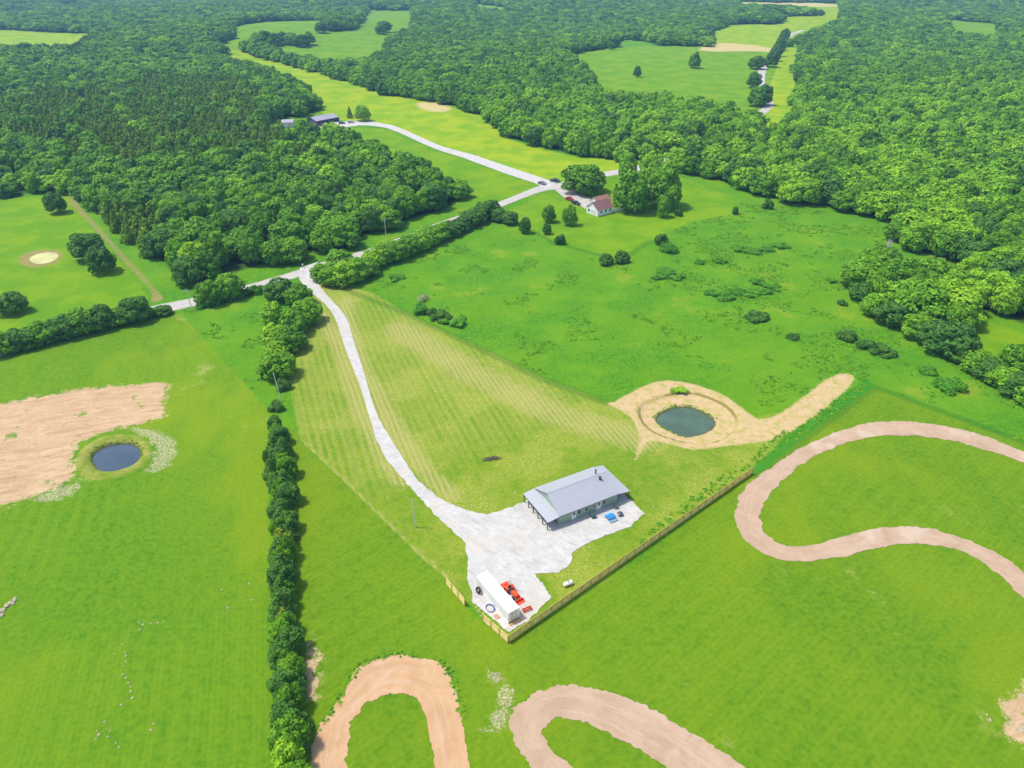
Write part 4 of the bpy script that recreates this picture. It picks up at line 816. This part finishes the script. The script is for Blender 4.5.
for r0, z0 in prof:
    for k in range(n_): Vv.append((r0 * math.cos(2 * math.pi * k / n_), r0 * math.sin(2 * math.pi * k / n_), z0 + .12))
for j in range(len(prof) - 1):
    for k in range(n_): Ff.append((j * n_ + k, j * n_ + (k + 1) % n_, (j + 1) * n_ + (k + 1) % n_, (j + 1) * n_ + k))
Ff.append(tuple(range((len(prof) - 1) * n_, len(prof) * n_))); m.raw(Vv, Ff).build('bowl', simple('charred_steel', (.06, .06, .07), .5), fp)
for k in range(3):
    an = k * 2.09; MB().tube((math.cos(an) * .5, math.sin(an) * .5, 0), (math.cos(an) * .3, math.sin(an) * .3, .3), .03).build('leg', M_TRIM, fp)

# ------------------------------------------------------------ storage container and things in the yard
a_ = np.array([-6.55, 92.1]); b_ = np.array([-.75, 83.7]); cdir = (b_ - a_) / np.linalg.norm(b_ - a_); CA = math.atan2(cdir[1], cdir[0]); CL = 10.4
cc = thing('shipping_container', 'long white corrugated storage container in the fence corner', 'container', (a_[0], a_[1], .08), CA)
M_CW = simple('container_white', (.78, .77, .73), .55, .08, 1.2); M_CR = simple('container_roof_white', (.76, .76, .74), .6, .05, .8)
def corrug(x0, x1, y, z0, z1, d, pitch=.28):
    m = MB(); n = int((x1 - x0) / pitch); pts = []
    for k in range(n):
        xx = x0 + (x1 - x0) * k / n; p_ = (x1 - x0) / n; pts += [(xx, y), (xx + p_ * .35, y), (xx + p_ * .5, y + d), (xx + p_ * .85, y + d)]
    pts.append((x1, y)); V = [(p[0], p[1], z0) for p in pts] + [(p[0], p[1], z1) for p in pts]; q = len(pts)
    return m.raw(V, [(k, k + 1, q + k + 1, q + k) for k in range(q - 1)])
for y, d in ((.02, .035), (2.36, -.035)): corrug(.1, CL - .1, y, .2, 2.5, d).build('side_wall', M_CW, cc)
MB().box(.0, .1, .2, .04, 2.28, 2.5).build('end_wall', M_CW, cc)
for k in range(2): MB().box(CL - .05, .12 + k * 1.09, .22, CL - .01, 1.17 + k * 1.09, 2.48).build('door', M_CW, cc)
m = MB()
for y in (.6, .95, 1.43, 1.78): m.tube((CL + .02, y, .2), (CL + .02, y, 2.5), .022, n=6)
m.build('locking_bars', M_TRIM, cc)
MB().box(0, -.02, 2.52, CL, 2.40, 2.6, .02).build('roof', M_CR, cc)
m = MB()
for x in (0, CL - .12):
    for y in (-.01, 2.27): m.box(x - .003, y, .08, x + .12, y + .12, 2.515)
m.box(.12, -.012, .06, CL - .12, .11, .2); m.box(.12, 2.27, .06, CL - .12, 2.392, .2); m.build('frame', M_CW, cc)
MB().box(.03, .12, .14, CL - .06, 2.26, .19).build('floor', M_BARK, cc)
def cloc(x, y): c, s = math.cos(CA), math.sin(CA); return (a_[0] + x * c - y * s, a_[1] + x * s + y * c)
bm_ = MB().box(-.2, -1.2, 0, .05, 1.3, .22, .01).build('timber_beam', simple('orange_timber', (.55, .30, .08), .8), None, (*cloc(CL + .5, 1.2), .08), CA); tag(bm_, 'orange timber beam lying across the end of the white container', 'timber')
# ring things
def ring(name, mat, R1, r, tilt=None, n=28, m=8):
    V = []; F = []
    for i in range(n):
        a = 2 * math.pi * i / n
        for j in range(m):
            b = 2 * math.pi * j / m; V.append(((R1 + r * math.cos(b)) * math.cos(a), (R1 + r * math.cos(b)) * math.sin(a), r * math.sin(b)))
    for i in range(n):
        for j in range(m): F.append((i * m + j, ((i + 1) % n) * m + j, ((i + 1) % n) * m + (j + 1) % m, i * m + (j + 1) % m))
    return V, F
ty = thing('spare_tyre', 'big dark tyre leaning on the left side of the white container', 'tyre', (*cloc(1.5, -.62), .08), CA)
V_, F_ = ring('', None, .48, .2); q = Matrix.Rotation(R(72), 3, 'X'); V_ = [q @ Vector(v) + Vector((0, .1, .66)) for v in V_]
obj('rubber', mesh('rubber', V_, F_, simple('tyre_rubber', (.025, .025, .028), .8), True), ty)
V_, F_ = ring('', None, .27, .05); V_ = [q @ Vector(v) + Vector((0, .1, .66)) for v in V_]; obj('rim', mesh('rim', V_, F_, simple('rim_grey', (.2, .2, .2), .5), True), ty)
V_, F_ = [], []
for k in range(3):
    v, f = ring('', None, .72 + .05 * k, .035); o0 = len(V_); V_ += [Vector((x * 1.15, y * .9 + .04 * k, z + .07 * k + .05)) for x, y, z in v]; F_ += [tuple(i + o0 for i in t_) for t_ in f]
hs = obj('hose', mesh('hose', V_, F_, simple('blue_hose', (.03, .07, .28), .5), True), None, (*at(490, 609), .08), CA); tag(hs, 'coiled dark blue hose lying beside the white container', 'hose')
for k, (px, py, L0) in enumerate([(478.5, 605.5, 1.6), (480.5, 609.5, 1.8), (484, 613.5, 1.7), (476.5, 601.5, 1.5)]):
    p = MB().tube((-L0 / 2, 0, .06), (L0 / 2, 0, .06), .05).build('pipe', M_WHITE, None, (*at(px, py), .02), R(50)); tag(p, 'short pale pipe lying in the grass at the gap in the fence', 'pipe', 'pale pipes at the fence gap')
pl = thing('pallet', 'small reddish wooden pallet beside the white container', 'pallet', (*at(497, 617), .08), CA)
for k in range(5): MB().box(-.5 + k * .21, -.4, .1, -.36 + k * .21, .4, .125).build('slat', simple('pallet_wood', (.50, .30, .18), .9), pl)
for k in range(3): MB().box(-.5, -.4 + k * .36, 0, .48, -.32 + k * .36, .099).build('runner', simple('pallet_wood', (.45, .28, .17), .9), pl)

# ------------------------------------------------------------ tractor
M_ORG = simple('tractor_orange', (.72, .07, .015), .4, .08, spec=.5); M_RUB = simple('tractor_rubber', (.02, .02, .02), .85)
tc = np.array(at(509, 595)); TA = math.atan2(-5.0, 5.4) + .02
tr_ = thing('tractor', 'compact orange tractor with front bucket parked beside the white container', 'tractor', (-.05, 90.35, .08), CA)
MB().box(.3, -.36, .62, 1.75, .36, 1.18, .1).box(1.70, -.34, .55, 1.80, .34, 1.08, .03).build('hood', M_ORG, tr_)
MB().box(-.9, -.32, .45, .5, .32, .66, .04).box(.2, -.2, .35, 1.7, .2, .62, .03).build('chassis', M_TRIM, tr_)
for s_ in (-1, 1):
    m = MB(); m.prism([(-1.25, .75), (-1.1, 1.12), (-.75, 1.28), (-.35, 1.15), (-.15, .72), (-.22, .70), (-.42, 1.06), (-.75, 1.18), (-1.04, 1.04), (-1.17, .72)], min(s_ * .38, s_ * .82), max(s_ * .38, s_ * .82)); m.build('fender', M_ORG, tr_)
m = MB(); m.box(-.85, -.26, .72, -.4, .26, .84, .03); m.box(-.95, -.26, .78, -.82, .26, 1.2, .03); m.build('seat', M_TRIM, tr_)
m = MB(); m.tube((.28, 0, 1.0), (.05, 0, 1.32), .03)
v, f = ring('', None, .18, .02, n=16, m=6); m.raw([(x * .8 + .05, y, z + 1.33 + x * .4) for x, y, z in v], f); m.build('steering_wheel', M_TRIM, tr_)
m = MB()
for s_ in (-1, 1): m.tube((-1.02, s_ * .5, .6), (-1.1, s_ * .5, 2.0), .035)
m.tube((-1.1, -.5, 2.0), (-1.1, .5, 2.0), .035); m.build('roll_bar', M_TRIM, tr_)
def wheel(x, y, r, w_):
    n = 22; prof = [(r * .55, -w_ / 2), (r * .92, -w_ / 2), (r, -w_ * .3), (r, w_ * .3), (r * .92, w_ / 2), (r * .55, w_ / 2)]; V = []; F = []
    for k in range(n):
        for q, (rr_, yy) in enumerate(prof):
            e = rr_ * (1 + (.035 if q in (2, 3) and k % 2 else 0)); V.append((x + e * math.cos(2 * math.pi * k / n), y + yy, r + e * math.sin(2 * math.pi * k / n)))
    for k in range(n):
        for q in range(5): F.append((k * 6 + q, k * 6 + q + 1, ((k + 1) % n) * 6 + q + 1, ((k + 1) % n) * 6 + q))
    wl = obj('wheel', mesh('wheel', V, F, M_RUB), tr_); MB().tube((x, y - w_ * .35, r), (x, y + w_ * .35, r), r * .55, n=16).build('rim', simple('rim_orange', (.65, .10, .03), .5), wl)
for s_ in (-1, 1): wheel(-.72, s_ * .62, .58, .36); wheel(1.35, s_ * .56, .36, .22)
m = MB()
for s_ in (-1, 1): m.tube((.35, s_ * .47, 1.05), (1.5, s_ * .47, .95), .06, n=6); m.tube((1.5, s_ * .47, .95), (2.25, s_ * .47, .35), .06, n=6); m.tube((.35, s_ * .47, .5), (.35, s_ * .47, 1.08), .06, n=6)
m.tube((2.0, -.47, .55), (2.0, .47, .55), .04, n=6); m.build('loader_arms', M_ORG, tr_)
m = MB(); m.prism([(2.25, .62), (2.28, .12), (2.45, .04), (2.95, .04), (2.95, .09), (2.5, .1), (2.36, .18), (2.33, .62)], -.82, .82); m.prism([(2.27, .6), (2.3, .1), (2.95, .05), (2.7, .5)], -.85, -.82); m.prism([(2.27, .6), (2.3, .1), (2.95, .05), (2.7, .5)], .82, .85); m.build('bucket', M_ORG, tr_)
m = MB(); m.box(-2.7, -.8, .28, -1.55, .8, .42, .03); m.tube((-1.55, -.3, .4), (-.95, -.3, .55), .04); m.tube((-1.55, .3, .4), (-.95, .3, .55), .04); m.tube((-1.6, 0, .45), (-1.0, 0, .9), .04); m.box(-2.6, -.86, .05, -1.65, -.80, .3); m.box(-2.6, .80, .05, -1.65, .86, .3); m.box(-2.35, -.15, .42, -2.0, .15, .62, .03); m.build('rear_mower', M_ORG, tr_)
bb = thing('box_blade', 'small red box blade standing alone on the gravel near the container end', 'farm implement', (*at(527, 610.5), .08), CA + R(82))
MB().box(-.75, -.3, .1, .75, -.24, .55).box(-.75, .24, .1, .75, .3, .5).build('blade', M_ORG, bb); MB().box(-.8, -.34, .05, -.752, .4, .6).box(.752, -.34, .05, .8, .4, .6).build('side_plates', simple('dull_red', (.45, .05, .02), .5), bb)
MB().tube((-.35, -.2, .5), (0, 0, 1.05), .035).tube((.35, -.2, .5), (0, 0, 1.05), .035).tube((-.4, 0, .5), (.4, 0, .5), .04).build('hitch', M_ORG, bb)

# propane tank in the grass
pt = thing('propane_tank', 'white oblong propane tank lying in the grass by the long fence', 'tank', (*at(568, 585.5), 0), R(28))
V = []; F = []; n_ = 16; PR = [(-1.05, .02), (-1.0, .2), (-.86, .34), (-.65, .40), (.65, .40), (.86, .34), (1.0, .2), (1.05, .02)]
for x, r in PR:
    for k in range(n_): V.append((x, r * math.cos(2 * math.pi * k / n_), .62 + r * math.sin(2 * math.pi * k / n_)))
for j in range(len(PR) - 1):
    for k in range(n_): F.append((j * n_ + k, j * n_ + (k + 1) % n_, (j + 1) * n_ + (k + 1) % n_, (j + 1) * n_ + k))
F += [tuple(range(n_)), tuple(range((len(PR) - 1) * n_, len(PR) * n_))]
obj('tank', mesh('tank', V, F, M_WHITE, True), pt); MB().tube((0, 0, 1.0), (0, 0, 1.16), .17, n=12).build('valve_dome', simple('dome_green', (.1, .3, .2), .5), pt)
for x in (-.6, .6): MB().box(x - .1, -.32, 0, x + .1, .32, .26).build('foot', M_CONC, pt)

# ------------------------------------------------------------ wooden fences
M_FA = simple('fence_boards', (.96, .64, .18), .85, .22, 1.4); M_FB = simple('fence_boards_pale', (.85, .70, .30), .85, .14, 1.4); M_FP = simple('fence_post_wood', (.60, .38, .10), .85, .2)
def fence(label, A, B, mat, side=1, hgt=1.85, skip=()):
    A = np.array(A); B = np.array(B); L = np.linalg.norm(B - A); ang = math.atan2(B[1] - A[1], B[0] - A[0]); n = max(1, round(L / 2.44)); pw = L / n
    f = thing('wooden_fence', label, 'fence', (A[0], A[1], 0), ang)
    for k in range(n):
        m = MB(); bw = pw / 16
        for q in range(16):
            x = k * pw + q * bw; hh_ = hgt + .025 * mnoise.noise(Vector((x * 3, 1, 1))) ; m.box(x + .006, -.012, .05, x + bw - .006, .012, hh_)
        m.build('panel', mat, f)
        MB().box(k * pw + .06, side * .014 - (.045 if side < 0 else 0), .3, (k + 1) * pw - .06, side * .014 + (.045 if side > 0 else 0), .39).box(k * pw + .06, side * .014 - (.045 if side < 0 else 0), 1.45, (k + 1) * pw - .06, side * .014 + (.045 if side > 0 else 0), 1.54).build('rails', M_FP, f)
    for k in range(n + 1):
        x = k * pw; MB().box(x - .06, side * .014 - (.12 if side < 0 else 0), 0, x + .06, side * .014 + (.12 if side > 0 else 0), hgt + .1).build('post', M_FP, f)
cnr = np.array(at(508, 643)); far_ = np.array(at(752, 473.5))
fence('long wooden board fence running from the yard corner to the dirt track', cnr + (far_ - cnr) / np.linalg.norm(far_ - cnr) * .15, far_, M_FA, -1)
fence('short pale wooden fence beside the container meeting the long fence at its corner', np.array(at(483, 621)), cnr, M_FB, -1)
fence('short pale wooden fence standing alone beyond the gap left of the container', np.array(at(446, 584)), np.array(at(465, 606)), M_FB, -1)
# diagonal gate between the fences
# ------------------------------------------------------------ poles
M_POLE = simple('grey_pole_wood', (.58, .54, .48), .9, .15)
def pole(label, px, py, h, r=.13, arm=False, lean=(0, 0), mat=M_POLE, arm_ang=0.0):
    p = thing('utility_pole', label, 'pole', (*at(px, py), 0), R(arm_ang)); MB().tube((0, 0, -.3), (lean[0], lean[1], h), r, r * .75).build('shaft', mat, p)
    if arm:
        MB().box(lean[0] - 1.1, lean[1] - .19, h - .7, lean[0] + 1.1, lean[1] - .09, h - .58).build('crossarm', mat, p)
        for x in (-1, -.4, .4, 1): MB().tube((lean[0] + x, lean[1] - .14, h - .58), (lean[0] + x, lean[1] - .14, h - .4), .05).build('insulator', M_WHITE, p)
    return p
pole('grey pole standing in the grass left of the gravel drive', 415.5, 527, 7.4)
pole('pale pole leaning above the long hedgerow', 281.5, 401, 8.0, .14, lean=(-.9, .6))
pole('utility pole with crossarm beside the road', 192.5, 311, 7.5, .14, True, lean=(-.6, .8), arm_ang=8)
pole('thin pole between the left wood and the tree row', 386, 236, 7.5, .14)
pole('white pole standing between the trees of the meadow row', 422, 242, 6, .14, mat=M_WHITE)
mbx = thing('mailbox', 'small pale mailbox on a post at the drive entrance', 'mailbox', (*at(303, 268), 0)); MB().box(-.06, -.06, 0, .06, .06, 1.1).build('post', M_POLE, mbx); MB().box(-.2, -.4, 1.1, .2, .4, 1.35).tube((0, -.4, 1.35), (0, .4, 1.35), .2, n=14).build('box', M_WHITE, mbx)
# thin wire trench posts next to pole, brush pile in the hayfield
bp = obj('brush_pile', mesh('brush_pile', [], [])); bpy.data.objects.remove(bp)
m = MB(); gr = random.Random(9)
for k in range(34):
    x, y = gr.uniform(-1.8, 1.8), gr.uniform(-.6, .6); an = gr.uniform(-.5, .5); l = gr.uniform(.4, 1.2); m.tube((x - l * math.cos(an), y - l * math.sin(an), gr.uniform(.05, .3)), (x + l * math.cos(an), y + l * math.sin(an), gr.uniform(.1, .5)), .06, .03, 5)
o = m.build('brush_pile', M_BARK, None, (*at(492, 459), 0), R(15)); tag(o, 'small dark pile of branches lying in the mown hay field', 'brush pile')

# ------------------------------------------------------------ white farmhouse with two gables
M_SID = simple('white_siding', (.78, .77, .76), .6, .05); M_RRED = simple('red_brown_shingles', (.21, .095, .105), .85, .2, 2)
def gable(parent, x0, y0, L, D, hw, hr, mw, mr, ov=.35, tag_='wall'):
    m = MB(); V_ = [(x0, y0, 0), (x0, y0 + D, 0), (x0, y0 + D, hw), (x0, y0 + D / 2, hr), (x0, y0, hw)]; V2 = [(x0 + L, b, c) for a, b, c in V_]
    wl = m.raw(V_ + V2, [(0, 4, 3, 2, 1), (5, 6, 7, 8, 9)] + [(i, (i + 1) % 5, 5 + (i + 1) % 5, 5 + i) for i in (0, 1, 4)]).build('wall', mw, parent)
    sl = (hr - hw) / (D / 2); ze = hw - sl * ov + .1; r = MB()
    r.slab([(x0 - ov, y0 - ov, ze), (x0 + L + ov, y0 - ov, ze), (x0 + L + ov, y0 + D / 2, hr + .1), (x0 - ov, y0 + D / 2, hr + .1)], .12)
    r.slab([(x0 - ov, y0 + D + ov, ze), (x0 - ov, y0 + D / 2 + .004, hr + .1), (x0 + L + ov, y0 + D / 2 + .004, hr + .1), (x0 + L + ov, y0 + D + ov, ze)], .12)
    return wl, r.build('roof', mr, parent)
wh = thing('farmhouse', 'white farmhouse with two gables and red brown roof beside the huge trees', 'house', (37.6, 304.6, 0), R(37))
gable(wh, 0, 0, 9, 7.2, 2.9, 5.6, M_SID, M_RRED); gable(wh, 7.2, 7.75, 8, 5.4, 2.9, 4.8, M_SID, simple('brown_shingles', (.30, .15, .11), .85, .2, 2))
for x in (1.5, 4.2, 6.8): f = MB().box(x, -.05, 1.1, x + 1.1, -.003, 2.3).build('window', M_SID, wh); MB().box(x + .1, -.07, 1.2, x + 1.0, -.052, 2.2).build('pane', M_GLASS, f)
f = MB().box(-.05, 1.2, 0, -.003, 4.4, 2.3).build('garage_door', simple('garage_white', (.6, .6, .6), .6), wh); MB().box(-.05, 5.2, .9, -.003, 6.2, 2.1).build('window', M_GLASS, wh)
MB().box(7.15, 9.6, .0, 7.197, 10.8, 2.1).build('door', simple('door_grey', (.25, .27, .3), .6), wh)
wf = thing('white_fence', 'low white wall running right from the white farmhouse', 'fence', (*[float(q) for q in at(613, 212.5)], 0), R(30)); MB().box(.6, 0, 0, 5.5, .12, 1.3).build('panel', M_SID, wf)
for k in range(4): MB().box(.5 + k * 1.65, -.06, 0, .64 + k * 1.65, .18, 1.45).build('post', M_SID, wf)
# far barn and shed
M_BRF = metal_panel('barn_roof', (.34, .32, .38)); M_BW = simple('barn_wall', (.10, .10, .14), .7)
p0 = np.array(at(317, 125.5)); p1 = np.array(at(338, 121.5)); BA = math.atan2(*(p1 - p0)[::-1])
bn = thing('barn', 'long grey roofed barn with dark open front at the end of the upper drive', 'barn', (p0[0], p0[1], 0), BA)
gable(bn, 0, 0, float(np.linalg.norm(p1 - p0)), 11, 3.0, 4.6, M_BW, M_BRF, .6)
for k in range(4): MB().box(1.4 + k * 4.6, -.08, 0, 4.6 + k * 4.6, -.004, 2.6).build('door', simple('barn_door', (.04, .045, .07), .6), bn)
MB().box(-.06, 1, 0, -.004, 3, 2.4).build('end_door', simple('barn_red', (.22, .05, .07), .6), bn)
p2 = np.array(at(282.5, 127.5)); sh = thing('shed', 'small cream shed with grey roof among the trees left of the barn', 'shed', (p2[0], p2[1], 0), R(5)); gable(sh, 0, 0, 7, 6, 3.2, 4.4, simple('cream_wall', (.62, .55, .45), .7), M_BRF); MB().box(1, -.06, 0, 4, -.004, 2.6).build('door', M_SID, sh)

# ------------------------------------------------------------ vehicles
def car(label, px, py, col, rz, truck=False):
    x, y = at(px, py); t = thing('pickup_truck' if truck else 'car', label, 'truck' if truck else 'car', (x, y, .12), rz); mt = simple('car_paint', col, .3, .05, spec=.6)
    if truck: P_ = [(-2.6, .45), (2.6, .45), (2.65, .85), (2.4, 1.1), (1.2, 1.15), (.7, 1.75), (-.7, 1.78), (-.9, 1.15), (-2.6, 1.12)]
    else: P_ = [(-2.2, .4), (2.2, .4), (2.3, .75), (2.05, .92), (1.05, 1.0), (.45, 1.45), (-1.1, 1.47), (-1.8, 1.0), (-2.25, .9)]
    MB().prism(P_, -.9, .9).build('body', mt, t)
    G = [(q[0] * .97, min(q[1], 1.68 if truck else 1.38)) for q in ([(1.0, 1.2), (.62, 1.66), (-.62, 1.66), (-.85, 1.2)] if truck else [(.95, 1.02), (.4, 1.38), (-1.05, 1.38), (-1.65, 1.02)])]
    MB().prism(G, -.905, .905).build('window', M_GLASS, t)
    for sx in (-1.4, 1.4):
        for sy in (-.85, .85): w2 = MB().tube((sx, sy - .12, .33), (sx, sy + .12, .33), .35, n=16).build('wheel', M_RUB, t); MB().tube((sx, sy - .13, .33), (sx, sy + .13, .33), .2, n=10).build('rim', simple('rim', (.4, .4, .4), .4), w2)
    for sy in (-.6, .6): MB().box(2.25 if not truck else 2.58, sy - .16, .62, 2.32 if not truck else 2.66, sy + .16, .76).build('headlight', M_WHITE, t)
car('dark red car parked on the drive of the white farmhouse', 569.5, 200.5, (.30, .015, .03), R(-48)); car('dark grey car parked nearest the white farmhouse on its drive', 576, 204.5, (.04, .05, .05), R(-48))
car('dark pickup truck at the crossroads beside the spreading tree', 555, 182, (.03, .04, .04), R(-20), True); car('grey car stopped on the drive just left of the crossroads', 542, 184.5, (.18, .19, .2), R(-40))
car('dark car parked in front of the right end of the barn', 342, 124, (.02, .025, .05), R(10)); car('silver car parked between the barn and the lone tree', 351, 123, (.35, .38, .42), R(10)); car('navy pickup parked before the middle of the barn', 330, 125.5, (.02, .03, .09), R(-60), True); car('black car parked before the left end of the barn', 322, 126.5, (.02, .02, .03), R(20))

# ------------------------------------------------------------ haze
def haze():
    m = MB(); m.box(-5500, -350, -3, 5500, 6800, 118); me = mesh('haze', m.V, m.F)
    mt = bpy.data.materials.new('haze_air'); mt.use_nodes = True; t = mt.node_tree; t.nodes.clear(); v = t.nodes.new('ShaderNodeVolumePrincipled'); o = t.nodes.new('ShaderNodeOutputMaterial')
    v.inputs['Color'].default_value = (.32, .60, 1, 1); v.inputs['Density'].default_value = .00016; v.inputs['Anisotropy'].default_value = .2
    t.links.new(v.outputs[0], o.inputs['Volume']); me.materials.append(mt); h = obj('haze', me); tag(h, kind='stuff')
haze()
